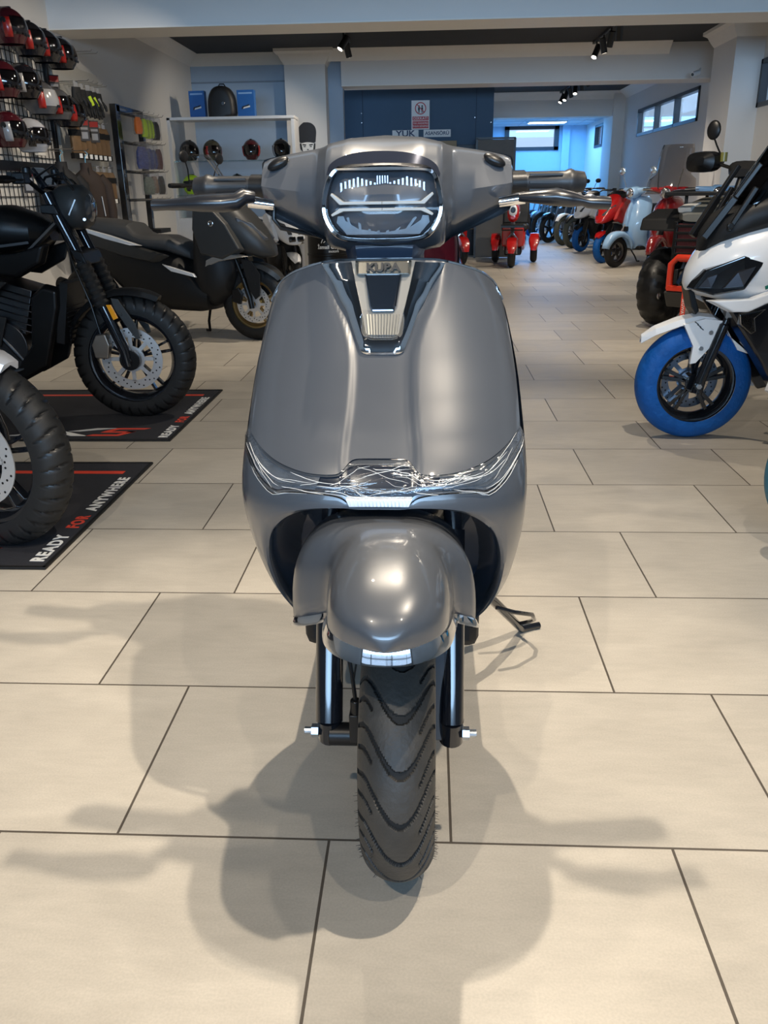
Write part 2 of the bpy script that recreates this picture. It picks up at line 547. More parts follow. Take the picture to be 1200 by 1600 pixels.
def cove(name, pts, m=TRIMW):
    """sloping cornice between wall and ceiling; pts run along it at (x, y), inward normal given"""
    b = MB()
    (x0, y0), (x1, y1), (nx, ny) = pts
    pr = [(0, 0), (0.16, 0), (0.15, -0.02), (0.10, -0.05), (0.05, -0.09), (0.02, -0.13), (0, -0.15)]
    r0 = [(x0+nx*a, y0+ny*a, ZC+c) for a, c in pr]
    r1 = [(x1+nx*a, y1+ny*a, ZC+c) for a, c in pr]
    b.rings([r0, r1])
    return struct(b.build(name, m))
cove('trim_7', ((XL, 9.3), (XL, 13.9), (1, 0)))
cove('trim_8', ((XL, 13.9), (-2.1, 13.9), (0, -1)))
cove('trim_9', ((-1.5, 13.7), (3.45, 13.7), (0, -1)))
cove('trim_10', ((XR, 14.2), (XR, 20.0), (-1, 0)))
cove('trim_11', ((0.9, 20.0), (XR, 20.0), (0, -1)))
# columns with stepped heads
def column(name, x0, x1, y0, y1, head=True, m=WHITEW):
    b = MB().box(((x0+x1)/2, (y0+y1)/2, ZC/2), (x1-x0, y1-y0, ZC))
    o = struct(b.build(name, m, smooth=False))
    if head:
        h = MB()
        cx, cy_ = (x0+x1)/2, (y0+y1)/2
        rs = []
        for g, z in ((0.003, ZC-0.20), (0.03, ZC-0.16), (0.08, ZC-0.07), (0.13, ZC-0.04), (0.13, ZC)):
            rs.append([(x0-g, y0-g, z), (x1+g, y0-g, z), (x1+g, y1+g, z), (x0-g, y1+g, z)])
        h.rings(rs)
        h.build('column_head', TRIMW, o, smooth=False)
    return o
column('trim_12', -2.12, -1.52, 13.55, 14.1)
column('trim_13', 3.84, XR, 12.0, 12.9)
sbox('trim_14', 3.95, XR, 19.9, 20.9, 0, ZC, WHITEW)
# windows in the right wall and the far wall
def strip_window(name, y0, y1, z0, z1, nm):
    b = MB(); x = XR+0.03
    t = 0.055
    b.box((x, (y0+y1)/2, z0+t/2), (0.10, y1-y0, t)).box((x, (y0+y1)/2, z1-t/2), (0.10, y1-y0, t))
    for k in range(nm+1):
        y = y0+t/2+(y1-y0-t)*k/nm
        b.box((x, y, (z0+z1)/2), (0.10, t, z1-z0))
    o = struct(b.build(name, FRAMEK, smooth=False))
    for k in range(nm):
        a = y0+(y1-y0)*k/nm; c = y0+(y1-y0)*(k+1)/nm
        MB().box((x+0.02, (a+c)/2, (z0+z1)/2), (0.008, c-a, z1-z0)).build('pane', CLEAR, o, smooth=False)
    return o
strip_window('window_2', *WINS[0], 1)
strip_window('window_3', *WINS[1], 3)
strip_window('window_4', *WINS[2], 2)
w5 = MB()
for c, d in (((2.75, YB+0.02, 2.15), (1.44, 0.14, 0.08)), ((2.75, YB+0.02, 2.66), (1.44, 0.14, 0.08)), ((2.09, YB+0.02, 2.40), (0.12, 0.14, 0.6)), ((3.41, YB+0.02, 2.40), (0.12, 0.14, 0.6))):
    w5.box(c, d)
w5 = struct(w5.build('window_5', FRAMEK, smooth=False))
MB().box((2.75, YB+0.05, 2.4), (1.3, 0.008, 0.5)).build('pane', CLEAR, w5, smooth=False)
# lit ceiling lamp of the far room
fl = thing('ceiling_lamp', 'flat glowing lamp panel in the ceiling of the blue far room', 'ceiling light', (2.95, 23.0, 2.69))
MB().box((0, 0, 0), (0.95, 0.5, 0.03)).build('frame', TRIMW, fl, smooth=False)
MB().box((0, 0, -0.017), (0.9, 0.45, 0.01)).build('diffuser', mat('lamp_glow', (0.8, 0.9, 1), 0.5, emis=(0.75, 0.92, 1.0), estr=6), fl, smooth=False)
# ------------------------------------------------------------------ wheels shared by all vehicles
def tyre_mesh(mb, c, R, Wd, rim, nseg=64, nprof=14, groove=None, depth=0.004, amax=128, axis='Y'):
    H = R-rim
    am = radians(amax)
    vs = []; fs = []; mi = []
    g = []
    for i in range(nseg):
        t = 2*pi*i/nseg
        for j in range(nprof+1):
            s = -1+2*j/nprof
            a = s*am
            y = Wd/2*sin(a) if abs(a) < pi/2 else math.copysign(Wd/2*(0.80+0.20*sin(abs(a))), a)
            r = R-H*(1-cos(a))/(1-cos(am))
            d = groove(t, s) if groove else 0
            g.append(d)
            r -= depth*d
            y *= 1-0.02*d
            vs.append((c[0]+r*cos(t), c[1]+y, c[2]+r*sin(t)) if axis == 'Y' else (c[0]+y, c[1]-r*cos(t), c[2]+r*sin(t)))
    n = nprof+1
    for i in range(nseg):
        k = (i+1) % nseg
        for j in range(nprof):
            fs.append((i*n+j, i*n+j+1, k*n+j+1, k*n+j))
            mi.append(1 if (g[i*n+j]+g[i*n+j+1]+g[k*n+j+1]+g[k*n+j]) > 1.9 else 0)  # groove faces take the dark slot: recess shade put into the colour
    mb.add(vs, fs)
    mb.m[-len(fs):] = mi
    return mb

def block_groove(n=26, wide=0.3):
    def f(t, s):
        a = abs(s)
        if a > 0.72 or a < 0.06: return 0.0
        u = (t*n/(2*pi)+a*0.9+(0.5 if s > 0 else 0)) % 1.0
        return 1.0 if u < wide*0.55 else 0.0
    return f

def knob_groove(t, s):
    a = abs(s)
    if a > 0.85: return 0.0
    u = (t*18/(2*pi)+a*0.8+(0.5 if s > 0 else 0)) % 1.0
    return 1.0 if u < 0.42 or a < 0.05 else 0.0

def make_wheel(T, x, z, R, Wd, rimR, rimm, tyrem=RUBBER, spokes=5, double=True, disc=None, discm=None, side=-1, y=0.0,
               groove=None, seg=48, name='wheel', tpart='tyre', spw=0.028, hubr=0.05, slim=False):
    """wheel > tyre, brake_disc; axle along y"""
    b = MB()
    h = Wd*0.36
    b.lathe([(rimR, -h), (rimR-0.012, -h*0.95), (rimR-0.03, -h*0.5), (rimR-0.034, 0), (rimR-0.03, h*0.5), (rimR-0.012, h*0.95), (rimR, h),
             (rimR+0.008, h), (rimR+0.008, -h)], (x, y, z), 'Y', seg, closedprof=True)
    b.lathe([(0.0, -h*0.9), (hubr, -h*0.9), (hubr, h*0.9), (0.0, h*0.9)], (x, y, z), 'Y', 20)
    rr = rimR-0.026
    for k in range(spokes):
        a = 2*pi*k/spokes+0.3
        offs = (-0.13, 0.13) if double else (0,)
        for o_ in offs:
            a2 = a+o_
            p = (x+hubr*0.8*cos(a+o_*0.5), y, z+hubr*0.8*sin(a+o_*0.5)); q = (x+rr*cos(a2), y, z+rr*sin(a2))
            b.bar(p, q, h*0.7 if not slim else 0.012, spw*(0.6 if double else 1), upv=(0, 1, 0)) if False else b.bar(p, q, spw*(0.62 if double else 1.0), h*0.7 if not slim else 0.014, upv=(0, 1, 0))
    w = b.build(name, rimm, T, bevel=0.002)
    tb = MB()
    tyre_mesh(tb, (x, y, z), R, Wd, rimR, seg*2 if groove else seg, 16 if groove else 12, groove, 0.006)
    tb.build(tpart, [tyrem, BLACK], w, ang=60 if not groove else 40)
    if disc:
        d = MB()
        yy = y+side*(h+0.012)
        d.lathe([(disc, -0.002), (disc, 0.002), (disc*0.70, 0.002), (disc*0.70, -0.002)], (x, yy, z), 'Y', 40, closedprof=True)
        d.lathe([(disc*0.42, -0.003), (disc*0.42, 0.003), (0.02, 0.003), (0.02, -0.003)], (x, yy, z), 'Y', 24, closedprof=True)
        for k in range(8):
            a = 2*pi*k/8
            d.bar((x+disc*0.38*cos(a), yy, z+disc*0.38*sin(a)), (x+disc*0.74*cos(a), yy, z+disc*0.74*sin(a)), 0.02, 0.004, upv=(0, 1, 0))
        d.cur = 1
        for k in range(40):
            a = 2*pi*k/40
            r_ = disc*(0.78, 0.85, 0.92)[k % 3]
            d.cyl((x+r_*cos(a), yy-0.0028, z+r_*sin(a)), (x+r_*cos(a), yy+0.0028, z+r_*sin(a)), 0.0042, 8)
        d.build('brake_disc', [discm or SILVER, BLACK], w)
    return w

# ------------------------------------------------------------------ the grey scooter in the middle
def tab(T_, z):
    n = len(T_)
    if z <= T_[0][0]: return T_[0][1]
    if z >= T_[-1][0]: return T_[-1][1]
    for i in range(n-1):
        if z <= T_[i+1][0]:
            x0, y0 = T_[i]; x1, y1 = T_[i+1]; h = x1-x0; t = (z-x0)/h
            m0 = (y1-T_[i-1][1])/(x1-T_[i-1][0]) if i > 0 else (y1-y0)/h
            m1 = (T_[i+2][1]-y0)/(T_[i+2][0]-x0) if i+2 < n else (y1-y0)/h
            return (2*t**3-3*t*t+1)*y0+(t**3-2*t*t+t)*h*m0+(-2*t**3+3*t*t)*y1+(t**3-t*t)*h*m1
YC = [(.28, .185), (.34, .15), (.4, .115), (.5, .045), (.58, .0), (.64, -.025), (.69, -.015), (.75, .03), (.80, .07), (.86, .115), (.93, .16), (1.0, .195)]
HW = [(.28, .135), (.32, .172), (.36, .2), (.42, .222), (.5, .232), (.58, .237), (.64, .237), (.7, .234), (.76, .230), (.82, .224), (.88, .213), (.93, .200), (.96, .186), (1.0, .165)]
GR = [(.6, .05), (.72, .054), (.80, .047), (.86, .047), (.90, .058), (.94, .078), (1.0, .092)]
def shield_y(x, z):
    w = tab(HW, z); s = min(1, abs(x)/w)
    d = .15*(1-(1-s**2.3)**(1/2.3))
    t = max(0, min(1, (abs(x)-tab(GR, z)+.009)/.018)); t = t*t*(3-2*t)
    g = .007*(1-t) if z > .66 else 0
    if .66 < z < .72: g *= (z-.66)/.06
    return tab(YC, z)+d+g
def resample(P, n):
    L = [0]
    for a, b in zip(P, P[1:]): L.append(L[-1]+sqrt((a[0]-b[0])**2+(a[1]-b[1])**2))
    out = []
    for i in range(n):
        t = L[-1]*i/(n-1)
        k = 0
        while k < len(L)-2 and L[k+1] < t: k += 1
        u = (t-L[k])/max(1e-9, L[k+1]-L[k]); a, b = P[k], P[k+1]
        out.append((a[0]+(b[0]-a[0])*u, a[1]+(b[1]-a[1])*u))
    return out
def smoothc(P, it=2):
    for _ in range(it):
        Q = [P[0]]
        for a, b in zip(P, P[1:]):
            Q += [(a[0]*.75+b[0]*.25, a[1]*.75+b[1]*.25), (a[0]*.25+b[0]*.75, a[1]*.25+b[1]*.75)]
        P = Q+[P[-1]]
    return P
def mirror(P):            # half curve from the side to the middle -> full curve left to right
    L_ = [(-x, z) for x, z in P]
    return L_+[(x, z) for x, z in reversed(P)][1:]
C_UP = [(.222, .745), (.206, .735), (.19, .725), (.168, .715), (.148, .709), (.122, .704), (.1, .702), (.07, .7025), (.058, .706), (.05, .715), (.042, .7215), (.03, .723), (0, .723)]
C_LOW = [(.2335, .722), (.213, .702), (.2, .686), (.185, .674), (.167, .664), (.15, .671), (.13, .674), (.1, .675), (.07, .673), (.054, .669), (.046, .660), (.03, .658), (0, .658)]
C_TOP = [(.199, .925), (.192, .94), (.183, .956), (.168, .968), (.150, .978), (.115, .99), (.09, .996), (.05, .998), (0, .998)]
C_ARCH = [(.150, .318), (.168, .335), (.185, .362), (.195, .4), (.1985, .45), (.199, .49), (.196, .53), (.187, .57), (.177, .595), (.158, .62), (.136, .637), (.108, .647), (.06, .653), (0, .6545)]

def hero_tread(t, s):
    # wavy V grooves and short side strokes
    P = 2*pi/18
    a = abs(s)
    if a > .66: return 0.0
    sg = s-.06
    k = min(1, abs(sg)/.56)
    off = 0.34*(1-cos(pi*k))/2
    u = ((t-off) % P)/P
    w = .13*(1-.45*k)+.03
    v = 1.0 if u < w else 0.0
    if .30 < a < .62:
        u2 = ((t-off*1.05-P*(.5 if s < 0 else .40)) % P)/P
        if u2 < .10: v = 1.0
    return v

def modern_scooter(label, paint, group=None, loc=(0, 0, 0), rz=0.0, seatm=SEATM, detail=True):
    """rider's view runs along +y: the front faces -y; origin on the floor under the front axle"""
    T = thing('scooter', label, 'scooter', loc, rz, group)
    DARK = mat('inner_panel_dark', (0.030, 0.036, 0.046), 0.22, coat=0.5)
    NAVY = mat('neck_navy', (0.02, 0.03, 0.05), 0.3, coat=0.4)
    # --- upper shield
    NU = 90 if detail else 40; NV = 60 if detail else 28
    up_ = resample(smoothc(mirror(C_UP), 1), NU+1); tp = resample(smoothc(mirror(C_TOP), 2), NU+1)
    b = MB(); vs = []; fs = []
    def topz(x): # z of the top curve at a given |x|
        P = C_TOP
        x = min(abs(x), P[0][0])
        for (a, c), (d, e) in zip(P, P[1:]):
            if d <= x <= a: return c+(e-c)*(a-x)/max(1e-9, a-d)
        return P[-1][1]
    for i in range(NU+1):
        (x0, z0), (x1, z1) = up_[i], tp[i]
        for j in range(NV+1):
            v = j/NV
            # keep the sides on the body outline: blend x by height
            z = z0+(z1-z0)*v
            f0 = x0/tab(HW, z0); f1 = x1/tab(HW, z1)
            x = (f0+(f1-f0)*v)*tab(HW, z)
            x = max(-tab(HW, z)*.9999, min(tab(HW, z)*.9999, x))
            vs.append((x, shield_y(x, z), z))
    n = NV+1
    for i in range(NU):
        for j in range(NV): fs.append((i*n+j, (i+1)*n+j, (i+1)*n+j+1, i*n+j+1))
    b.add(vs, fs)
    sh = b.build('front_shield', paint, T, ang=60)
    # --- lower fairing round the wheel arch
    NA = 60
    ar = smoothc(C_ARCH, 2)
    ks = min(range(len(ar)), key=lambda i: abs(ar[i][1]-.595)+abs(ar[i][0]-.177))
    a1 = resample(ar[:ks+1], 40); a2 = resample(ar[ks:], 50)
    o1 = [(tab(HW, .285+(.722-.285)*i/39)*.9999, .285+(.722-.285)*i/39) for i in range(40)]
    o2 = resample(smoothc(C_LOW, 1), 50)
    half_in = a1+a2[1:]; half_out = o1+o2[1:]
    fi = [(-x, z) for x, z in half_in]+[(x, z) for x, z in reversed(half_in)][1:]
    fo = [(-x, z) for x, z in half_out]+[(x, z) for x, z in reversed(half_out)][1:]
    b = MB(); vs = []; fs = []; NR = 12
    for (x0, z0), (x1, z1) in zip(fi, fo):
        for j in range(NR+1):
            v = j/NR
            x = x0+(x1-x0)*v; z = z0+(z1-z0)*v
            w = tab(HW, z)*.9999
            x = max(-w, min(w, x))
            lip = .010*max(0, 1-v*NR/2.0)
            vs.append((x, shield_y(x, z)+lip, z))
    n = NR+1
    for i in range(len(fi)-1):
        for j in range(NR): fs.append((i*n+j, (i+1)*n+j, (i+1)*n+j+1, i*n+j+1))
    b.add(vs, fs)
    lowf = b.build('lower_fairing', paint, T, ang=60)
    # --- lip and dark hollow of the wheel arch
    b = MB(); rs = []
    for k, (sc, dy) in enumerate(((1.0, .006), (.975, .012), (.95, .05), (.93, .12), (.80, .20))):
        rs.append([(x*sc, max(shield_y(x, z)+dy, 0.03 + dy*.6), .48+(z-.48)*(.98 if k > 1 else 1)*(sc if k > 2 else 1)) for x, z in fi])
    b.rings(rs, closed=False, caps=False)
    mid = rs[-1]
    b.add([(0, .215, .45)]+mid, [(0, i+1, i+2) for i in range(len(mid)-1)])
    b.build('wheel_arch_liner', DARK, T, ang=50)
    # --- side skins and inner legshield
    b = MB(); zs = [.30+.69*i/26 for i in range(27)]
    for sg in (-1, 1):
        rs = []
        for z in zs:
            if z > .925:
                w = 0
                for (a, c), (d, e) in zip(C_TOP, C_TOP[1:]):
                    if c <= z <= e: w = a+(d-a)*(z-c)/max(1e-9, e-c)
                w = w or .05
            else:
                w = tab(HW, z)*.999
            y0 = shield_y(w, z)
            rs.append([(sg*w, y0+.001, z), (sg*w*1.0, y0+.02, z), (sg*w*.97, y0+.05, z), (sg*w*.90, y0+.075, z), (sg*.03, y0+.10 if z > .6 else .33, z)])
        b.rings(rs, closed=False, caps=False)
    b.build('inner_legshield', NAVY, T, ang=60)
    # thin bright edge round the shield top
    pts = [(x, shield_y(x, z)+.004, z+.001) for x, z in resample(smoothc(mirror(C_TOP), 2), 50)]
    MB().tube(pts, .0028, 6).build('edge_trim', CHROME, T)
    # --- clear-wrapped position lamp
    NL = 100
    lo = resample(smoothc(mirror(C_LOW), 1), NL+1); hi = resample(smoothc(mirror(C_UP), 1), NL+1)
    def strip(dy, k0, k1, mb, rows=6, dome=0.0):
        vs = []; fs = []
        for i in range(NL+1):
            (x0, z0), (x1, z1) = lo[i], hi[i]
            for j in range(rows+1):
                v = k0+(k1-k0)*j/rows
                x = x0+(x1-x0)*v; z = z0+(z1-z0)*v
                w = tab(HW, z)*.9999; x = max(-w, min(w, x))
                vs.append((x, shield_y(x, max(z, .661)) + dy - dome*sin(pi*v), z))
        n = rows+1
        for i in range(NL):
            for j in range(rows): fs.append((i*n+j, (i+1)*n+j, (i+1)*n+j+1, i*n+j+1))
        return mb.add(vs, fs)
    lampm = mat('position_lamp_inner', (0.030, 0.034, 0.045), 0.22, var=0.4, scale=30)
    ph = strip(.010, 0, 1, MB()).build('position_lamp', lampm, T, ang=60)
    for a_, z_ in ((0, int(NL*.30)), (int(NL*.70), NL)):
        q = MB(); strip(.006, .16, .84, q, 4)
        q.f = [f for f in q.f if a_*5 <= min(f) and max(f) <= (z_+1)*5]; q.m = [0]*len(q.f)
        q.build('side_reflector', mat('lamp_silver', (0.34, 0.35, 0.37), 0.22, metal=0.8, var=0.5, scale=50), ph, ang=60)
    rb = MB()
    for k0, k1, dy in ((.02, .12, .004), (.30, .40, .006), (.86, .96, .004)):
        strip(dy, k0, k1, rb, 2, .002)
    rb.build('lamp_rib', mat('lamp_rib_pale', (0.22, 0.225, 0.235), 0.2, metal=0.7), ph, ang=60)
    mid = MB()
    mid.prism([(-.045, .660), (.045, .660), (.050, .672), (-.050, .672)], shield_y(0, .661)-.004, shield_y(0, .661)+.01)
    for k in range(16):
        x = -.042+.084*k/15
        mid.box((x, shield_y(0, .661)-.005, .666), (.0016, .003, .010))
    mid.build('marker_lens', mat('marker_lens_clear', (0.75, 0.80, 0.88), 0.12, coat=1), ph, bevel=.001)
    wrap = glassy('stretch_wrap', (0.90, 0.92, 0.94), 0.06, 0.10, 0.45, 22)
    strip(-.001, -.01, 1.0, MB(), 10, .008).build('plastic_wrap', wrap, ph, ang=80)
    cr_ = MB(); rnd = random.Random(3)
    for q in range(44 if detail else 0):
        i0 = rnd.randint(0, NL-14); ln = rnd.randint(6, 18); v0 = rnd.uniform(.05, .95); dv = rnd.uniform(-.35, .35)
        pts = []
        for k in range(9):
            i = min(NL, int(i0+ln*k/8)); v = min(.99, max(.01, v0+dv*k/8+.015*sin(k*1.3+q)))
            (x0, z0), (x1, z1) = lo[i], hi[i]
            x = x0+(x1-x0)*v; z = z0+(z1-z0)*v
            w = tab(HW, z)*.999; x = max(-w, min(w, x))
            pts.append((x, shield_y(x, max(z, .661))-.002-.008*sin(pi*v), z))
        cr_.tube(pts, [.0001]+[rnd.uniform(.00018, .00045)]*7+[.0001], 5)
    if detail:
        cr_.build('wrap_crease_glint', mat('wrap_glint_white', (0.75, 0.75, 0.73), 0.25), ph)  # thin white threads: glints along the creases put in as colour
    # --- chrome badge frame in the groove of the shield
    def on(x, z, d=0.0): return (x, shield_y(0 if abs(x) < .03 else x*.8, z)-d, z)
    out = [(.100, .9945), (.0785, .962), (.068, .940), (.058, .925), (.041, .880), (.0345, .8655), (.026, .862), (0, .8615)]
    inn = [(.050, .9965), (.0425, .962), (.037, .940), (.0315, .918), (.0265, .893), (.0235, .8885), (.018, .887), (0, .887)]
    fo_ = resample(mirror(out), 61); fi_ = resample(mirror(inn), 61)
    b = MB()
    def gy(x, z): return shield_y(0, z)
    rs = []
    for (a, c), (d, e) in zip(fo_, fi_):
        g0, g1 = gy(a, c), gy(d, e)
        rs.append([(a, shield_y(a, c)+.004, c), (a, min(shield_y(a, c), g0)-.004, c), (a*.86+d*.14, g0*.86+g1*.14-.008, c*.86+e*.14), (a*.34+d*.66, g0*.34+g1*.66-.013, c*.34+e*.66), (d*1.02, g1-.006, e), (d, g1+.004, e)])
    b.rings(rs, closed=False, caps=False)
    b.build('chrome_badge_frame', CHROME, T, ang=40)
    olive = mat('badge_grey_trim', (0.17, 0.165, 0.15), 0.4, metal=0.3)
    b = MB()
    pl = [(-.052, .998), (.052, .998), (.035, .925), (.027, .888), (-.027, .888), (-.035, .925)]
    b.add([(x, gy(x, z)-.001, z) for x, z in pl], [tuple(range(6))])
    bp_ = b.build('badge_plate', olive, T, smooth=False)
    b = MB()
    for k in range(11):
        x = -.0215+.043*k/10
        b.bar((x, gy(x, .889)-.002, .8885), (x*1.17, gy(x, .92)-.002, .918), .0026, .005)
    b.build('grille_rib', mat('grille_rib_grey', (0.26, 0.25, 0.22), 0.35, metal=0.5), bp_)
    b = MB()
    sl = [(-.030, .985), (.030, .985), (.0215, .931), (.018, .924), (-.018, .924), (-.0215, .931)]
    front = [(x, gy(x, z)-.009, z) for x, z in sl]; back = [(x*1.08, gy(x, z)-.001, z) for x, z in sl]
    b.rings([back, front])
    b.build('badge_slab', mat('badge_chrome_dark', (0.45, 0.47, 0.52), 0.06, metal=1), T, smooth=False, bevel=.0025)
    b = MB()
    b.rings([[(-.046, gy(0, .98)+.002, .976), (.046, gy(0, .98)+.002, .976), (.046, gy(0, .99)+.002, .999), (-.046, gy(0, .99)+.002, .999)],
             [(-.041, gy(0, .98)-.012, .978), (.041, gy(0, .98)-.012, .978), (.041, gy(0, .99)-.008, .998), (-.041, gy(0, .99)-.008, .998)]])
    b.build('name_plate', mat('name_plate_metal', (0.36, 0.35, 0.31), 0.18, metal=0.95), T, smooth=False, bevel=.002)
    if detail:
        ang = atan2(gy(0, .99)-gy(0, .98)+.004, .020)
        text_part('KUBA', .018, 'badge_lettering', mat('badge_letter_dark', (0.008, 0.008, 0.008), 0.6), T, (0, (gy(0, .98)+gy(0, .99))/2-.0135, .9885), (pi/2-ang, 0, 0), .0015, sx=1.15, bold=.0008)
    # --- headset cowl
    b = MB()
    # (x, zbottom, ztop, yfront, yback)
    HS = [(-.214, 1.078, 1.150, .318, .352), (-.211, 1.070, 1.156, .306, .362), (-.200, 1.063, 1.159, .300, .368), (-.150, 1.042, 1.167, .277, .378),
          (-.112, 1.026, 1.172, .256, .388), (-.102, 1.019, 1.174, .236, .392), (-.092, 1.012, 1.178, .214, .394), (-.060, 1.006, 1.186, .196, .398), (0, 1.004, 1.192, .188, .400)]
    HS = HS+[(-a, c, d, e, f) for a, c, d, e, f in reversed(HS[:-1])]
    fine = []
    for a, c in zip(HS, HS[1:]):
        for k in range(4):
            t = k/4; fine.append(tuple(a[i]+(c[i]-a[i])*t for i in range(5)))
    fine.append(HS[-1])
    rs = []
    for x, zb, zt, yf, yb in fine:
        ring = []
        hw_ = (zt-zb)/2
        slope = 0.10 + .16*max(0, 1-abs(x)/.10)      # the top leans back over the lamp
        for j in range(28):
            t = 2*pi*j/28
            c_, s_ = cos(t), sin(t)
            e = 5.0
            yy = (yf+yb)/2-(yb-yf)/2*math.copysign(abs(c_)**(2/e), c_)
            zz = (zb+zt)/2+hw_*math.copysign(abs(s_)**(2/e), s_)
            if c_ > 0:
                v = (zz-zb)/(zt-zb)
                # faceted face: chamfered lower lip and leaning upper part
                yy += max(0, v-.62)*slope*1.2 + max(0, .30-v)*.26*(1 if abs(x) > .1 else .5)
            ring.append((x, min(yy, yb), zz))
        rs.append(ring)
    b.rings(rs)
    cowl = b.build('headset_cowl', paint, T, ang=50)
    # mirror stem holes with rubber plugs
    for sg in (-1, 1):
        p = MB()
        p.sphere((sg*.181, .312, 1.148), (.0185, .010, .0095), 20, 10)
        p.v = [(x, y+.25*(z-1.148)+.0, z-sg*(x-sg*.181)*.35) for x, y, z in p.v]
        p.build('mirror_hole_plug', BLACK, cowl)
    # headlight: dark housing, ribs, pale bars, chrome rim, clear lens
    HL = [(-.070, 1.134), (.070, 1.134), (.080, 1.126), (.089, 1.098), (.091, 1.070), (.078, 1.044), (.058, 1.031), (-.058, 1.031), (-.078, 1.044), (-.091, 1.070), (-.089, 1.098), (-.080, 1.126)]
    hl = resample(smoothc(HL+[HL[0]], 2), 73)[:-1]
    def hy(z): return .192+max(0, z-1.08)*.30
    hb = MB()
    hb.rings([[(x*.995, hy(z)-.006, 1.082+(z-1.082)*.995) for x, z in hl], [(x*.95, hy(z)+.028, 1.082+(z-1.082)*.93) for x, z in hl]], caps=False)
    nb = len(hl)
    hb.add([(x*.95, hy(z)+.028, 1.082+(z-1.082)*.93) for x, z in hl], [tuple(range(nb))])
    head = hb.build('headlight', LAMPD, T, ang=50)
    rim = MB()
    for_r = []
    for x, z in hl+[hl[0]]:
        cx, cz = 0, 1.082
        dx, dz = x-cx, z-cz; L_ = sqrt(dx*dx+dz*dz); dx /= L_; dz /= L_
        y0 = hy(z)
        for_r.append([(x-dx*.002, y0-.004, z-dz*.002), (x-dx*.001, y0-.011, z-dz*.001), (x+dx*.0035, y0-.012, z+dz*.0035), (x+dx*.006, y0-.006, z+dz*.006), (x+dx*.006, y0+.012, z+dz*.006)])
    rim.rings(for_r, closed=False, caps=False)
    rim.build('headlight_rim', CHROME, head, ang=40)
    ib = MB()
    for sg in (-1, 1):
        for k in range(9):
            x = sg*(.012+.0066*k)
            zt = 1.123-.002*abs(k-4)
            ib.box((x, hy(1.11)+.012, (zt+1.095)/2), (.0030, .020, zt-1.095))
    for k in range(5):
        ib.box((-.008+.004*k, hy(1.11)+.012, 1.112), (.0018, .02, .026))
    ib.build('reflector_rib', mat('rib_grey_metal', (0.30, 0.31, 0.34), 0.25, metal=0.8), head)
    ub = MB()
    ub.prism([(-.064, 1.120), (-.030, 1.126), (-.022, 1.119), (.022, 1.119), (.030, 1.126), (.064, 1.120), (.074, 1.104), (.066, 1.094), (-.066, 1.094), (-.074, 1.104)], hy(1.11)+.021, hy(1.11)+.026)
    ub.build('reflector_bowl', mat('reflector_blue_grey', (0.05, 0.06, 0.085), 0.12, metal=0.8, var=0.4, scale=60), head, smooth=False)
    dl = MB()
    for sg in (-1, 1):
        dl.prism([(0, 1.0875), (sg*.060, 1.0875), (sg*.078, 1.1005), (sg*.080, 1.097), (sg*.066, 1.083), (0, 1.083)], .176, .196)
        dl.prism([(0, 1.078), (sg*.066, 1.078), (sg*.080, 1.069), (sg*.078, 1.066), (sg*.060, 1.0735), (0, 1.0735)], .176, .196)
    dl.build('daylight_bar', mat('daylight_bar_grey', (0.26, 0.26, 0.245), 0.35), head, smooth=False, bevel=.0008)
    lb = MB()
    lb.prism([(-.072, 1.066), (.072, 1.066), (.074, 1.056), (.058, 1.038), (-.058, 1.038), (-.074, 1.056)], .204, .212)
    for k in range(7):
        lb.bar((-.05+.014*k, .203, 1.040), (-.056+.018*k, .203, 1.064), .0025, .004)
    lb.build('lower_reflector', mat('lower_reflector_grey', (0.11, 0.11, 0.11), 0.2, metal=0.7, var=0.4, scale=70), head, smooth=False)
    ln = MB()
    ln.add([(0, hy(1.082)-.016, 1.082)]+[(x*.5, hy(z)-.014, 1.082+(z-1.082)*.5) for x, z in hl]+[(x*.985, hy(z)-.005, 1.082+(z-1.082)*.985) for x, z in hl],
           [(0, i+1, (i+1) % nb+1) for i in range(nb)]+[(i+1, i+1+nb, (i+1) % nb+1+nb, (i+1) % nb+1) for i in range(nb)])
    ln.build('headlight_lens', CLEARG, head, ang=80)
    # dark visor band arching over the lamp
    vb = MB()
    o_ = resample(smoothc([(-.088, 1.128), (-.083, 1.145), (-.050, 1.158), (0, 1.161), (.050, 1.157), (.084, 1.143), (.090, 1.126)], 2), 41)
    i_ = resample(smoothc([(-.082, 1.122), (-.074, 1.139), (-.046, 1.142), (0, 1.143), (.046, 1.142), (.076, 1.138), (.084, 1.121)], 2), 41)
    def vy(x, z): return .186+max(0, (z-1.12))*.42+abs(x/.1)**3*.030
    vb.rings([[(a, vy(a, c)+.02, c), (a, vy(a, c)-.004, c), (d, vy(d, e)-.006, e), (d, vy(d, e)+.02, e)] for (a, c), (d, e) in zip(o_, i_)], closed=True)
    vb.build('visor_band', mat('visor_dark_chrome', (0.05, 0.055, 0.075), 0.12, metal=0.6, coat=0.5), cowl, ang=40)
    # cable loop under the cowl
    MB().tube([(-.195, .33, 1.085), (-.196, .325, 1.06), (-.185, .33, 1.045), (-.14, .34, 1.035), (-.08, .36, 1.02)], .004, 8).build('cable', BLACK, cowl)
    # neck
    nk = MB()
    rs = []
    for z, w, y0, y1 in ((.93, .070, .20, .36), (.97, .066, .215, .36), (1.0, .064, .235, .37), (1.02, .068, .23, .38)):
        rs.append([(-w, y1, z), (-w, y0+.03, z), (-w*.7, y0, z), (w*.7, y0, z), (w, y0+.03, z), (w, y1, z)])
    nk.rings(rs)
    nk.build('steering_neck', NAVY, T, ang=40)
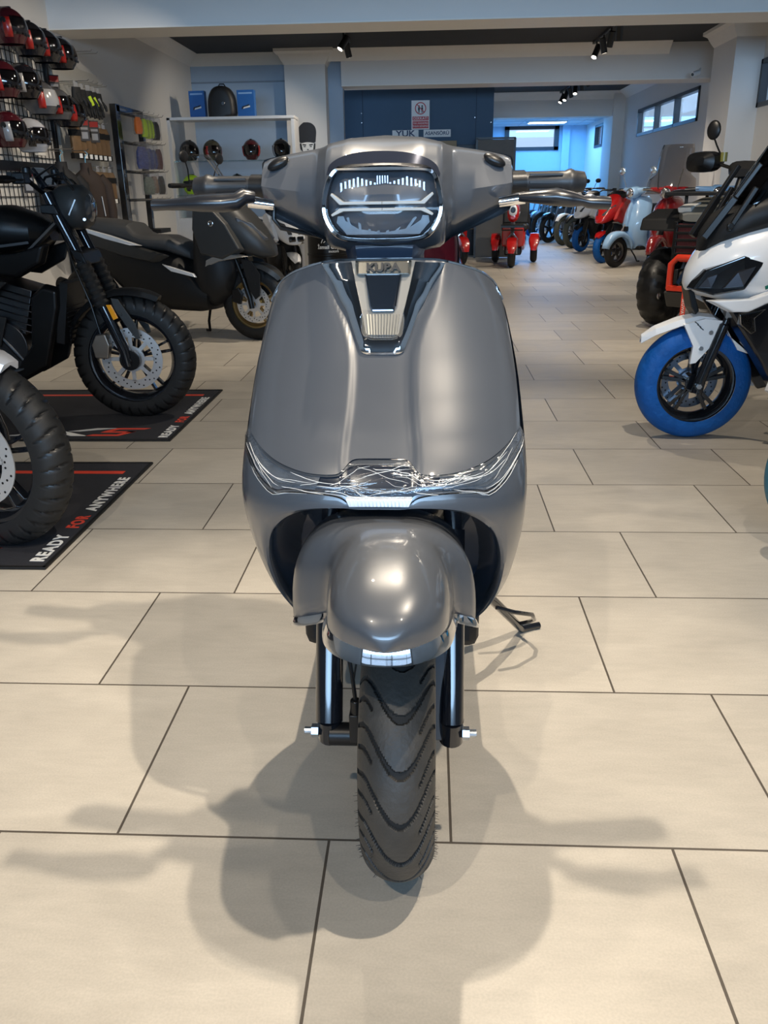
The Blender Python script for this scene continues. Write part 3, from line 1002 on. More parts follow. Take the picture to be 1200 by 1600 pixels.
    # --- bars, grips, levers
    for sg in (-1, 1):
        hb_ = MB()
        x0 = sg*.20
        hb_.cyl((x0, .345, 1.112), (sg*.235, .352, 1.113), .020, 20)
        hb_.build('switch_collar', BLACK, T)
        gp = MB()
        xs = [.226, .232, .24, .29, .305, .310, .316, .322, .338, .342]
        rr_ = [.0165, .0185, .0175, .0180, .0180, .0205, .0215, .0185, .0165, .009]
        gp.tube([(sg*x, .352+.01*(x-.22)/.1, 1.113+.0*x) for x in xs], rr_, 24)
        for k in range(3):
            a = -0.5+.5*k
            gp.bar((sg*.243, .3345+.002, 1.113+.012*(k-1)), (sg*.30, .3425+.002, 1.113+.012*(k-1)), .004, .003)
        gp.build('grip', mat('grip_rubber', (0.014, 0.014, 0.015), 0.42, spec=0.4), T, ang=50)
        pc = MB()
        pc.tube([(sg*.19, .300, 1.083), (sg*.215, .297, 1.0865), (sg*.232, .296, 1.089)], [.0085, .0095, .010], 14)
        pc.build('lever_perch', CHROME, T)
        lv = MB()
        wrapm = mat('lever_wrap_black', (0.010, 0.011, 0.014), 0.28, coat=0.2, bump=0.10, bscale=14)
        if sg < 0:
            P = [(-.222, .288, 1.096), (-.236, .281, 1.098), (-.248, .279, 1.090), (-.27, .277, 1.088), (-.31, .276, 1.088), (-.34, .279, 1.087), (-.37, .283, 1.086), (-.392, .285, 1.086)]
            R_ = [.012, .016, .018, .019, .017, .0125, .011, .012]
        else:
            P = [(.222, .288, 1.090), (.25, .281, 1.090), (.28, .277, 1.090), (.305, .276, 1.086), (.325, .277, 1.083), (.333, .278, 1.081), (.352, .281, 1.080), (.368, .283, 1.079)]
            R_ = [.009, .0135, .018, .016, .010, .012, .0135, .013]
        lv.tube(P, [r*1.12 for r in R_], 14, flat=.72)
        lv.build('brake_lever', wrapm, T, ang=50)
    # --- front mudguard
    FC = [(0.0, -.262, .548), (.06, -.256, .570), (.14, -.236, .594), (.25, -.190, .618), (.38, -.12, .636), (.52, -.04, .641), (.68, .05, .628), (.84, .13, .598), (1.0, .20, .55)]
    FWd = [(0, .0), (.01, .012), (.03, .022), (.06, .034), (.10, .049), (.14, .062), (.20, .076), (.26, .084), (.34, .090), (.42, .094), (.46, .097), (.49, .112), (.53, .138), (.62, .145), (.80, .138), (1, .12)]
    FD = [(0, .012), (.05, .030), (.10, .046), (.2, .076), (.26, .092), (.35, .114), (.45, .142), (.54, .178), (.62, .190), (.8, .14), (1, .07)]
    yt = [(t, y) for t, y, z in FC]; zt_ = [(t, z) for t, y, z in FC]
    cxm = .018
    def fend(t, s, off=0.0):
        w = tab(FWd, t)+off; d = tab(FD, t)
        k = 1-(1-min(1, abs(s))**2.9)**(1/2.9)
        ear = max(0, min(1, (t-.5)/.08))
        return (cxm*(1-ear)+s*w*(1.0), tab(yt, t)+.02*k*(1-t)-off*max(0, 1-t*4), tab(zt_, t)-d*k+off*.2)
    b = MB(); NT, NS = 60, 40
    ts = [(i/NT)**1.9 for i in range(NT+1)]
    vs = [fend(t, sin(pi/2*(-1+2*j/NS))) for t in ts for j in range(NS+1)]
    fs = [(i*(NS+1)+j, i*(NS+1)+j+1, (i+1)*(NS+1)+j+1, (i+1)*(NS+1)+j) for i in range(NT) for j in range(NS)]
    b.add(vs, fs)
    fd = b.build('front_mudguard', paint, T, ang=60, solid=.003)
    tt = [.61*(i/46)**1.9 for i in range(47)]
    bd = [fend(t, -1) for t in reversed(tt)]+[fend(t, 1) for t in tt[1:]]
    rs = []
    for i, p in enumerate(bd):
        p = Vector(p)
        tg = (Vector(bd[min(i+1, len(bd)-1)])-Vector(bd[max(i-1, 0)])).normalized()
        o2 = Vector((tg.y, -tg.x, 0))
        o2 = o2.normalized() if o2.length > 1e-5 else Vector((0, -1, 0))
        if o2.dot(p-Vector((cxm, .1, p.z))) < 0: o2 = -o2
        k = max(0, min(1, (-.14-p.y)/.10))          # taller at the tip
        u = Vector((0, 0, 1))
        rs.append([p-o2*.005+u*(.005+.004*k), p+o2*.001+u*(.006+.005*k), p+o2*(.006+.002*k)-u*(.004+.003*k), p+o2*(.007+.003*k)-u*(.009+.006*k), p-o2*.002-u*(.009+.006*k)])
    MB().rings(rs, closed=False, caps=False).build('mudguard_chrome_trim', CHROME, fd, ang=50)
    # --- fork legs, hub, wheel
    fk = []
    for sg, xo in ((-1, -.094), (1, .116)):
        f_ = MB()
        f_.cyl((xo, .015, .215), (xo, .005, .262), .021, 20)
        f_.cyl((xo, .005, .255), (xo, .13, .56), .0235 if sg < 0 else .021, 22)
        f_.cyl((xo, .13, .56), (xo, .2, .74), .016, 16)
        fo2 = f_.build('fork_leg', BLACKG, T, ang=40)
        ax = MB()
        ax.cyl((xo+sg*.018, 0, .238), (xo+sg*.030, 0, .238), .0115, 6)
        ax.cyl((xo+sg*.030, 0, .238), (xo+sg*.042, 0, .238), .0065, 12)
        ax.build('axle_nut', mat('zinc_plated', (0.62, 0.66, 0.70), 0.25, metal=0.9), fo2, smooth=False)
        if sg > 0:
            g_ = MB()
            g_.prism([(.0, .22), (.05, .22), (.13, .54), (.10, .56), (.055, .50)], xo-.040, xo-.010, plane='YZ')
            g_.build('fork_shroud', mat('shroud_navy', (0.035, 0.045, 0.06), 0.3, coat=0.4), fo2, smooth=False, bevel=.004)
    hub = MB()
    hub.cyl((-.094, .0, .232), (-.04, 0, .232), .020, 18)
    hub.lathe([(.0, -.03), (.075, -.03), (.085, -.018), (.085, .0), (.0, .0)], (0, 0, 0), 'X', 24)
    hv = hub.v[-24*5:]
    hub.v[-24*5:] = [(x-.005, y, z+.232) for x, y, z in hv]
    hub.box((-.048, -.015, .262), (.016, .03, .055)).cyl((-.045, -.02, .245), (-.045, -.02, .315), .009, 12)
    hub.build('drum_brake', BLACK, T, bevel=.002)
    MB().tube([(-.045, -.02, .312), (-.050, -.015, .36), (-.066, .02, .43), (-.085, .06, .50)], .0035, 8).build('brake_cable', BLACK, T)
    wb = MB()
    wx = .028
    wb.lathe([(.152, -.040), (.140, -.036), (.128, -.02), (.128, .02), (.140, .036), (.152, .040)], (wx, 0, .23), 'X', 40)
    wb.lathe([(0, -.035), (.05, -.035), (.05, .035), (0, .035)], (wx, 0, .23), 'X', 24)
    for k in range(10):
        a = 2*pi*k/10
        wb.bar((wx, .045*cos(a), .23+.045*sin(a)), (wx, .132*cos(a), .23+.132*sin(a)), .018, .022, upv=(1, 0, 0))
    whl = wb.build('front_wheel', BLACKG, T, bevel=.001)
    tb = MB()
    dusty = mat('tyre_dusty_tread', (0.036, 0.033, 0.029), 0.55, var=0.45, scale=22, bump=0.15, bscale=120)
    tyre_mesh(tb, (wx, 0, .23), .23, .118, .150, 760 if detail else 80, 96 if detail else 14, hero_tread if detail else None, .0045, 120, axis='X')
    tb.build('tyre', [dusty, mat('tread_groove_shade', (0.008, 0.008, 0.008), 0.8)], whl, ang=50)  # dust-free grooves, with their shade put into the black too
    if detail:
        hr = MB(); rnd = random.Random(5)
        for k in range(150):
            a = rnd.uniform(pi*.95, pi*1.75)*1.0
            s_ = rnd.choice((-1, 1))*rnd.choice((.62, .66, .70, .3))*rnd.uniform(.95, 1.05)
            am = s_*radians(120); r_ = .23-.08*(1-cos(am))/1.5
            y_ = .059*sin(am)
            p = Vector((wx+y_, r_*cos(a), .23+r_*sin(a)))
            n_ = Vector((sin(am)*1.2, cos(a)*cos(am), sin(a)*cos(am))).normalized()
            hr.tube([p, p+n_*rnd.uniform(.004, .007)+Vector((0, 0, rnd.uniform(-.002, .001)))], [.0005, .0003], 4)
        hr.build('rubber_whiskers', RUBBER, whl, smooth=False)['kind'] = 'stuff'
    # --- rest of the body behind the shield
    fl_ = MB()
    fl_.box((0, .62, .27), (.36, .62, .10))
    fl_.build('floorboard', BLACKM, T, bevel=.02)
    bd_ = MB()
    rs = []
    for y, zb, zt, w in ((.86, .26, .62, .13), (.93, .26, .70, .17), (1.05, .30, .73, .19), (1.25, .36, .74, .19), (1.45, .46, .74, .17), (1.62, .56, .73, .12), (1.68, .62, .71, .07)):
        ring = []
        for j in range(24):
            t = 2*pi*j/24
            ring.append((w*math.copysign(abs(cos(t))**.8, cos(t)), y, (zb+zt)/2+(zt-zb)/2*math.copysign(abs(sin(t))**.8, sin(t))))
        rs.append(ring)
    bd_.rings(rs)
    bd_.build('rear_body', paint, T, ang=60)
    st = MB(); rs = []
    for y, zb, zt, w in ((.84, .70, .745, .08), (.90, .70, .78, .12), (1.05, .70, .79, .14), (1.25, .71, .785, .15), (1.45, .71, .80, .14), (1.60, .72, .79, .11), (1.64, .73, .77, .07)):
        ring = []
        for j in range(20):
            t = 2*pi*j/20
            ring.append((w*math.copysign(abs(cos(t))**.75, cos(t)), y, (zb+zt)/2+(zt-zb)/2*math.copysign(abs(sin(t))**.75, sin(t))))
        rs.append(ring)
    st.rings(rs)
    st.build('seat', seatm, T, ang=60)
    rw = MB(); rw.lathe([(.152, -.04), (.13, -.03), (.13, .03), (.152, .04)], (0, 1.28, .23), 'X', 32); rw.lathe([(0, -.05), (.14, -.02), (.14, .02), (0, .05)], (0, 1.28, .23), 'X', 32)
    rwl = rw.build('rear_wheel', BLACKG, T)
    tb = MB(); tyre_mesh(tb, (0, 1.28, .23), .23, .118, .15, 72, 14, None, axis='X'); tb.build('tyre', [RUBBER, BLACK], rwl)
    en = MB(); en.box((.09, 1.12, .24), (.10, .42, .14)).cyl((-.11, .98, .22), (-.11, 1.3, .26), .045, 16)
    en.build('engine', STEELD, T, bevel=.015)
    # side stand folded out on the left of the rider
    ks_ = MB()
    ks_.tube([(.14, .52, .245), (.215, .60, .20), (.27, .68, .11), (.315, .76, .028), (.325, .775, .010), (.352, .79, .009), (.375, .80, .009)], [.013, .012, .012, .011, .010, .009, .009], 12)
    ks_.tube([(.24, .60, .165), (.285, .615, .145), (.335, .66, .115), (.345, .69, .085), (.335, .72, .062), (.315, .75, .04)], .0055, 8)
    ks_.build('side_stand', BLACKG, T)
    # turn lamps at the back of the cowl edge
    return T

GREYP = mat('nardo_grey_paint', (0.058, 0.063, 0.072), 0.33, coat=0.7, var=0.04, scale=3, rvar=0.08)
hero = modern_scooter('large glossy grey scooter in the middle with a chrome badge and wrapped lamp strip', GREYP, loc=(-.072, 1.188, 0))
# ------------------------------------------------------------------ vehicles: forward +x, left +y, origin under the front axle
def arc_guard(mb, cx, cz, R, a0, a1, w, drop=0.03, seg=18):
    """curved mudguard over a wheel; angles in degrees from +x"""
    rs = []
    for i in range(seg+1):
        a = radians(a0+(a1-a0)*i/seg)
        k = min(1, min(i, seg-i)/2.5)
        ww = w*(.55+.45*k)
        rs.append([(cx+(R-drop)*cos(a), -ww, cz+(R-drop)*sin(a)), (cx+(R-.006)*cos(a), -ww*.8, cz+(R-.006)*sin(a)), (cx+R*cos(a), -ww*.3, cz+R*sin(a)),
                   (cx+R*cos(a), ww*.3, cz+R*sin(a)), (cx+(R-.006)*cos(a), ww*.8, cz+(R-.006)*sin(a)), (cx+(R-drop)*cos(a), ww, cz+(R-drop)*sin(a)),
                   (cx+(R-drop-.004)*cos(a), ww*.9, cz+(R-drop-.004)*sin(a)), (cx+(R-.012)*cos(a), 0, cz+(R-.012)*sin(a)), (cx+(R-drop-.004)*cos(a), -ww*.9, cz+(R-drop-.004)*sin(a))])
    return mb.rings(rs)

def handlebar(T, x, z, w, m=BLACK, back=.10, rise=.04, levers=True, mirrors=None, grip=None):
    b = MB()
    for sg in (-1, 1):
        b.tube([(x, 0, z-.03), (x, sg*.06, z-.01), (x-.02, sg*.18, z+rise), (x-back, sg*w, z+rise)], .012, 10)
    hb = b.build('handlebar', m, T)
    for sg in (-1, 1):
        g = MB()
        g.tube([(x-back*.72, sg*(w-.13), z+rise), (x-back*1.02, sg*(w+.005), z+rise)], .018, 12)
        g.cyl((x-back*1.02, sg*w, z+rise), (x-back*1.05, sg*(w+.025), z+rise), .016, 12)
        g.build('grip', grip or BLACKM, T)
        if levers:
            l = MB()
            l.tube([(x-back*.55+.02, sg*(w-.19), z+rise), (x-back*.6+.055, sg*(w-.15), z+rise), (x-back+.06, sg*(w-.02), z+rise-.006)], [.010, .007, .006], 8, flat=.6)
            l.box((x-back*.6, sg*(w-.17), z+rise+.01), (.05, .05, .045))
            l.build('brake_lever', BLACK, T, bevel=.002)
        if mirrors:
            mr = MB()
            mr.tube([(x-back*.5, sg*(w-.17), z+rise), (x-back*.5+.02, sg*(w-.13), z+rise+mirrors*.55), (x-back*.5+.03, sg*(w-.09), z+rise+mirrors*.8)], .005, 8)
            mr.sphere((x-back*.5+.03, sg*(w-.07), z+rise+mirrors), (.018, .062, .042), 16, 10)
            mr.build('mirror', BLACKM, T)
    return hb

# ---- black naked motorcycle on the rear mat (its right side faces the camera)
def naked_bike(label, loc, rz, shroud=BLACK, tankm=BLACK, guard=BLACKM, group=None):
    T = thing('motorcycle', label, 'motorcycle', loc, rz, group)
    R = .318
    fw = make_wheel(T, 0, R, R, .125, .225, BLACKG, spokes=5, double=True, disc=.158, side=-1, groove=block_groove(34, .34), seg=210, name='front_wheel', spw=.020, hubr=.045)
    MB().cyl((0, -.075, R), (0, -.105, R), .052, 24).cyl((0, -.105, R), (0, -.118, R), .016, 6).build('hub_cap', BLACK, fw, bevel=.003)
    for sg in (-1, 1):
        f = MB()
        y = sg*.098
        f.tube([(-.012, y, R-.03), (-.02, y, R+.05), (-.10, y, R+.27), (-.175, y, .80), (-.30, y, 1.12)], [.026, .028, .028, .026, .026], 18)
        leg = f.build('fork_leg', BLACKG, T)
        g = MB()
        n = 7
        pts = []; rr = []
        for i in range(n*2+1):
            t = i/(n*2)
            pts.append((-.10-.075*t, y, R+.27+.215*t)); rr.append(.040 if i % 2 else .031)
        g.tube(pts, rr, 18)
        g.build('fork_gaiter', mat('gaiter_rubber', (0.014, 0.014, 0.014), 0.5), leg, ang=20)
        if sg < 0:
            MB().prism([(-.075, .60), (-.050, .60), (-.022, .535), (-.047, .525)], y-.034, y-.026).build('reflector', AMBER, leg, smooth=False, bevel=.002)
            c = MB()
            c.prism([(-.165, .335), (-.10, .33), (-.085, .40), (-.10, .455), (-.15, .45), (-.175, .40)], y-.03, y+.02)
            c.build('brake_caliper', mat('caliper_bronze', (0.28, 0.24, 0.20), 0.35, metal=0.8), leg, smooth=False, bevel=.006)
            MB().tube([(-.13, y-.005, .45), (-.16, y, .60), (-.23, y+.02, .8), (-.30, .0, 1.0)], .005, 8).build('brake_hose', BLACK, leg)
        pl = MB()
        pl.prism([(-.055, .63), (-.02, .625), (.055, .50), (.07, .43), (.05, .425), (.02, .47), (-.045, .58)], y-.012, y-.002)
        pl.cyl((-.012, y-.016, .55), (-.012, y-.012, .55), .007, 10).cyl((.03, y-.016, .47), (.03, y-.012, .47), .007, 10)
        pl.build('guard_bracket', GREYM, leg, smooth=False, bevel=.002)
    g = MB(); arc_guard(g, 0, R, .352, 62, 168, .075, .03)
    g.build('front_mudguard', guard, T, ang=50)
    cl = MB()
    cl.prism([(-.14, .79), (-.20, .82), (-.22, .87), (-.16, .85)], -.13, .13).prism([(-.24, 1.02), (-.33, 1.03), (-.33, 1.07), (-.26, 1.07)], -.13, .13)
    cl.cyl((-.22, 0, .80), (-.32, 0, 1.10), .03, 12)
    cl.build('fork_clamp', BLACK, T, bevel=.006)
    h = MB()
    h.loft([(-.31, .985, 1.13, .05), (-.26, .955, 1.155, .10), (-.20, .95, 1.16, .115), (-.16, .955, 1.155, .108), (-.135, .97, 1.13, .085), (-.125, 1.0, 1.10, .04)], 24, 2.2)
    hd = h.build('headlight', GREYM, T, ang=45)
    MB().loft([(-.138, .975, 1.125, .082), (-.118, 1.0, 1.10, .05), (-.112, 1.03, 1.07, .02)], 20, 2.1).build('headlight_lens', mat('lens_dark_gloss', (0.05, 0.055, 0.06), 0.08, coat=1), hd)
    hr = MB(); hr.bar((-.20, -.118, 1.02), (-.16, -.116, 1.09), .004, .006); hr.cyl((-.13, -.11, 1.0), (-.128, -.118, 1.0), .007, 10); hr.build('screw', STEEL, hd)
    handlebar(T, -.33, 1.13, .39, back=.10, rise=.05)
    for q in range(3):
        MB().tube([(-.34, -.10+.09*q, 1.19), (-.24, -.13+.11*q, 1.24-.03*q), (-.17, -.07+.06*q, 1.12), (-.22, -.05+.05*q, .98)], .006, 8).build('cable', BLACK, T)
    ck = MB(); ck.prism([(-.30, 1.15), (-.36, 1.24), (-.38, 1.23), (-.34, 1.13)], -.07, .07); ck.build('instrument_panel', BLACKG, T, smooth=False, bevel=.01)
    sw = MB()
    for sg in (-1, 1):
        sw.box((-.36, sg*.22, 1.185), (.06, .07, .05)).cyl((-.35, sg*.17, 1.19), (-.35, sg*.17, 1.235), .022, 12)
    sw.sides('switch_gear', BLACK, T, bevel=.006)
    t = MB()
    t.loft([(-.33, .90, .985, .06), (-.40, .86, 1.03, .14), (-.52, .84, 1.07, .165), (-.68, .83, 1.07, .16), (-.82, .82, 1.00, .12), (-.90, .82, .93, .08)], 24, 2.6)
    tk = t.build('fuel_tank', tankm, T, ang=35)
    MB().bar((-.40, -.150, .90), (-.72, -.165, .865), .012, .012).build('tank_trim', STEELD, tk)
    s_ = MB()
    for sg in (-1, 1):
        s_.prism([(-.30, .90), (-.34, .80), (-.48, .73), (-.72, .76), (-.70, .84), (-.45, .86)], sg*.125, sg*.175, shrink=.86)
    s_.sides('side_cover', shroud, T, smooth=False, bevel=.012)
    s_ = MB()
    for sg in (-1, 1):
        s_.prism([(-.36, .71), (-.29, .69), (-.30, .60), (-.40, .29), (-.55, .215), (-.60, .24), (-.47, .40), (-.43, .66)], sg*.12, sg*.165, shrink=.90)
    s_.sides('radiator_shroud', shroud, T, smooth=False, bevel=.010)
    rd = MB(); rd.box((-.30, 0, .56), (.04, .26, .30), (0, .2, 0))
    for k in range(12): rd.box((-.275+.0, 0, .43+.022*k), (.006, .25, .004), (0, .2, 0))
    rd.build('radiator', BLACKM, T)
    vp = MB(); vp.prism([(-.52, .72), (-.60, .66), (-.74, .60), (-.78, .66), (-.66, .74)], -.185, -.14, shrink=.85).prism([(-.56, .55), (-.62, .40), (-.80, .36), (-.86, .46), (-.72, .58)], -.17, -.12, shrink=.85)
    vp.sides('vent_panel', GREYM, T, smooth=False, bevel=.008)
    e = MB()
    e.cyl((-.62, -.15, .40), (-.62, .15, .40), .13, 24).cyl((-.80, -.16, .36), (-.80, .16, .36), .11, 24).box((-.58, 0, .58), (.22, .24, .26), (0, .3, 0))
    for k in range(6): e.box((-.57, 0, .50+.035*k), (.27, .26, .008), (0, .3, 0))
    e.build('engine', STEELD, T, bevel=.006)
    fr = MB()
    for sg in (-1, 1):
        fr.tube([(-.30, sg*.05, .98), (-.48, sg*.15, .80), (-.80, sg*.16, .66), (-1.0, sg*.14, .52), (-1.02, sg*.12, .34)], .018, 10)
        fr.tube([(-.85, sg*.12, .72), (-1.2, sg*.11, .80), (-1.50, sg*.09, .86)], .014, 10)
        fr.tube([(-1.0, sg*.11, .36), (-1.42, sg*.12, R)], .026, 10)
    fr.build('frame', BLACK, T)
    st = MB(); st.loft([(-.84, .84, .92, .09), (-.95, .82, .90, .14), (-1.15, .83, .90, .15), (-1.25, .84, .95, .14), (-1.5, .88, .97, .12), (-1.6, .90, .95, .07)], 20, 2.8)
    st.build('seat', SEATM, T)
    tl = MB(); tl.loft([(-.9, .74, .83, .12), (-1.2, .76, .85, .14), (-1.55, .84, .91, .10), (-1.68, .87, .90, .05)], 16, 2.6); tl.build('tail_cover', shroud, T)
    rwh = make_wheel(T, -1.42, R, R, .16, .215, BLACKG, spokes=5, disc=.12, side=-1, groove=block_groove(26), seg=48, name='rear_wheel')
    ex = MB(); ex.tube([(-.62, -.13, .45), (-.50, -.14, .30), (-.7, -.17, .24), (-1.0, -.18, .28), (-1.1, -.20, .36), (-1.5, -.21, .50)], [.022, .022, .024, .03, .05, .05], 14); ex.build('exhaust', STEELD, T)
    return T

nk = naked_bike('black naked motorcycle with ribbed fork gaiters and round headlight standing on the rear mat', (-1.525, 4.26, 0), radians(2))

# ---- front wheel and guard of the next motorcycle, cut by the frame edge
nb = naked_bike('motorcycle cut off by the left frame edge with silver mudguard, on the front mat', (-1.445, 2.535, 0), radians(-14),
                guard=mat('silver_guard_paint', (0.62, 0.63, 0.66), 0.25, coat=0.7, metal=0.2), tankm=WHITEP)

# ---- maxi scooters
def maxi(label, loc, rz, body=GREYM, upper=GREYM, lower=BLACKM, accent=WHITEP, rimm=GOLD, tyrem=RUBBER, seat=SEATG, screen=CLEAR, guard=None, group=None, R=.288, mirrors=True, tpart='tyre', fine=True):
    T = thing('maxi_scooter', label, 'scooter', loc, rz, group)
    sgm = 64 if fine else 32
    make_wheel(T, 0, R, R, .12, R*.66, rimm, tyrem, spokes=5, double=True, disc=R*.50 if fine else None, side=-1, seg=sgm, name='front_wheel', tpart=tpart, groove=block_groove(26) if fine and tyrem is RUBBER else None)
    for sg in (-1, 1):
        f = MB(); y = sg*.085
        f.tube([(0, y, R-.03), (-.012, y, R+.05), (-.06, y, R+.20), (-.062, y, R+.205), (-.14, y, .70)], [.022, .022, .022, .015, .015], 12)
        lg = f.build('fork_leg', BLACK, T)
        p = MB(); p.prism([(-.06, .64), (.03, .62), (.10, .52), (.085, .36), (.045, .33), (.0, .40)], y+sg*.012, y+sg*.022)
        p.cyl((.03, y+sg*.022, .56), (.03, y+sg*.026, .56), .007, 10).cyl((.055, y+sg*.022, .45), (.055, y+sg*.026, .45), .007, 10)
        p.build('fork_guard', lower, lg, smooth=False, bevel=.003)
        if sg < 0 and fine:
            c = MB(); c.prism([(-.16, R+.02), (-.09, R+.0), (-.07, R+.08), (-.10, R+.13), (-.16, R+.11)], y-.02, y+.01); c.build('brake_caliper', BLACK, lg, smooth=False, bevel=.006)
    g = MB(); arc_guard(g, 0, R, R+.035, 40, 160, .075, .04); g.build('front_mudguard', guard or body, T, ang=50)
    n = MB()
    n.loft([(.20, .655, .69, .03), (.17, .645, .75, .085), (.10, .64, .86, .135), (.0, .66, .97, .165), (-.10, .68, 1.06, .18), (-.20, .70, 1.11, .18), (-.30, .74, 1.08, .16), (-.34, .78, 1.02, .12)], 26, 2.7)
    ns = n.build('front_fairing', body, T, ang=35)
    for sg in (-1, 1):
        l = MB()
        l.prism([(-.06, .955), (.05, .90), (.165, .785), (.145, .745), (.06, .77), (-.03, .85)], sg*.135, sg*.172, shrink=.9)
        l.v = [(x, y-sg*max(0, x+.06)*.42, z) for x, y, z in l.v]
        hl = l.build('headlight', mat('headlight_dark_gloss', (0.06, 0.065, 0.075), 0.08, coat=1.0), ns, smooth=False, bevel=.006)
        q = MB(); q.prism([(.02, .875), (.10, .80), (.09, .775), (.02, .82)], sg*.160, sg*.178, shrink=.9)
        q.v = [(x, y-sg*max(0, x+.06)*.42, z) for x, y, z in q.v]
        q.build('reflector', REFL, hl, smooth=False)
        w = MB(); w.prism([(.05, .66), (-.20, .62), (-.36, .56), (-.34, .63), (-.15, .70)], sg*.16, sg*.20, shrink=.8)
        w.build('turn_signal', mat('turn_signal_clear', (0.30, 0.29, 0.27), 0.2, metal=0.5, coat=0.5), ns, smooth=False, bevel=.006)
    a = MB()
    for sg in (-1, 1):
        a.prism([(.02, .70), (-.10, .90), (-.26, 1.06), (-.40, 1.02), (-.42, .86), (-.36, .66), (-.16, .62)], sg*.165, sg*.215, shrink=.88)
    ap = a.sides('front_apron', upper, T, smooth=False, bevel=.010)[0]
    if fine:
        em = MB(); em.lathe([(.018, -.002), (.022, 0), (.018, .002), (.014, 0)], (-.235, -.2165, .90), 'Y', 20, closedprof=True)
        for k in range(3):
            t = pi/2+2*pi*k/3; em.bar((-.235, -.2165, .90), (-.235+.016*cos(t), -.2165, .90+.016*sin(t)), .003, .002)
        em.build('round_emblem', STEEL, ap)
    lg = MB()
    lg.loft([(-.12, .50, .66, .10), (-.18, .36, .72, .17), (-.28, .28, .90, .20), (-.38, .25, 1.0, .20), (-.43, .25, .95, .17), (-.46, .25, .60, .15)], 24, 3)
    lg.build('legshield', lower, T, ang=35)
    b = MB()
    b.loft([(-.34, .24, .40, .19), (-.46, .22, .52, .20), (-.60, .22, .66, .21), (-.85, .23, .72, .22), (-1.05, .30, .76, .21), (-1.25, .48, .81, .19), (-1.42, .62, .83, .14), (-1.56, .72, .82, .07)], 26, 3)
    bd = b.build('main_body', lower, T, ang=35)
    s1 = MB()
    for sg in (-1, 1):
        s1.prism([(-.62, .66), (-.90, .73), (-1.20, .80), (-1.46, .86), (-1.58, .83), (-1.40, .74), (-1.05, .65), (-.75, .60)], sg*.185, sg*.225, shrink=.85)
        s1.v = [(x, y*(1-.28*max(0, -x-1.0)), z) for x, y, z in s1.v]
    s1.sides('tail_panel', upper, bd, smooth=False, bevel=.008)
    s2 = MB()
    for sg in (-1, 1):
        s2.prism([(-.86, .735), (-1.16, .815), (-1.45, .875), (-1.50, .862), (-1.2, .785), (-.95, .735)], sg*.196, sg*.230, shrink=.95)
        s2.prism([(-.40, .50), (-.62, .545), (-.70, .60), (-.60, .575), (-.42, .53)], sg*.20, sg*.222, shrink=.95)
        s2.v = [(x, y*(1-.28*max(0, -x-1.0)), z) for x, y, z in s2.v]
    s2.sides('accent_strip', accent, bd, smooth=False, bevel=.003)
    st = MB()
    st.loft([(-.52, .62, .70, .07), (-.58, .64, .77, .12), (-.70, .68, .81, .16), (-.90, .70, .815, .17), (-.97, .72, .84, .17), (-1.03, .74, .905, .17), (-1.25, .78, .935, .16), (-1.42, .82, .945, .13), (-1.50, .85, .92, .07)], 24, 3)
    st.build('seat', seat, T, ang=30)
    rwl = make_wheel(T, -1.54, R-.01, R-.01, .14, R*.62, rimm, tyrem, spokes=5, double=True, disc=R*.42 if fine else None, side=-1, seg=sgm, name='rear_wheel', tpart=tpart)
    en = MB(); en.prism([(-1.05, .22), (-1.45, .22), (-1.60, .28), (-1.55, .36), (-1.1, .40)], -.14, .14, shrink=.9); en.build('engine', STEELD, T, smooth=False, bevel=.012)
    ex = MB(); ex.tube([(-1.05, -.15, .24), (-1.25, -.19, .30), (-1.70, -.20, .44)], [.03, .055, .05], 14); ex.build('exhaust', BLACKM, T)
    handlebar(T, -.36, 1.12, .34, back=.10, rise=.05, mirrors=.20 if mirrors else None)
    dsh = MB(); dsh.loft([(-.20, 1.04, 1.12, .15), (-.30, 1.04, 1.17, .16), (-.38, 1.02, 1.16, .12)], 16, 3); dsh.build('dashboard', BLACK, T)
    if screen:
        sc = MB(); rs = []
        for k in range(9):
            t = k/8
            rs.append([(-.10-.22*t-.10*(abs(-1+2*j/10))**2.2, (-1+2*j/10)*(.15-.05*t*t), 1.05+.34*t) for j in range(11)])
        sc.rings(rs, closed=False, caps=False)
        sc.build('windscreen', screen, T, solid=.003, ang=60)
    ks = MB(); ks.tube([(-.52, .18, .22), (-.58, .24, .10), (-.60, .28, .012), (-.64, .30, .012)], .012, 8); ks.build('side_stand', BLACK, T)
    return T

mx = maxi('matt graphite maxi scooter with gold wheel rims behind the black naked motorcycle', (-1.37, 6.73, 0), radians(-15), lower=BLACKM)

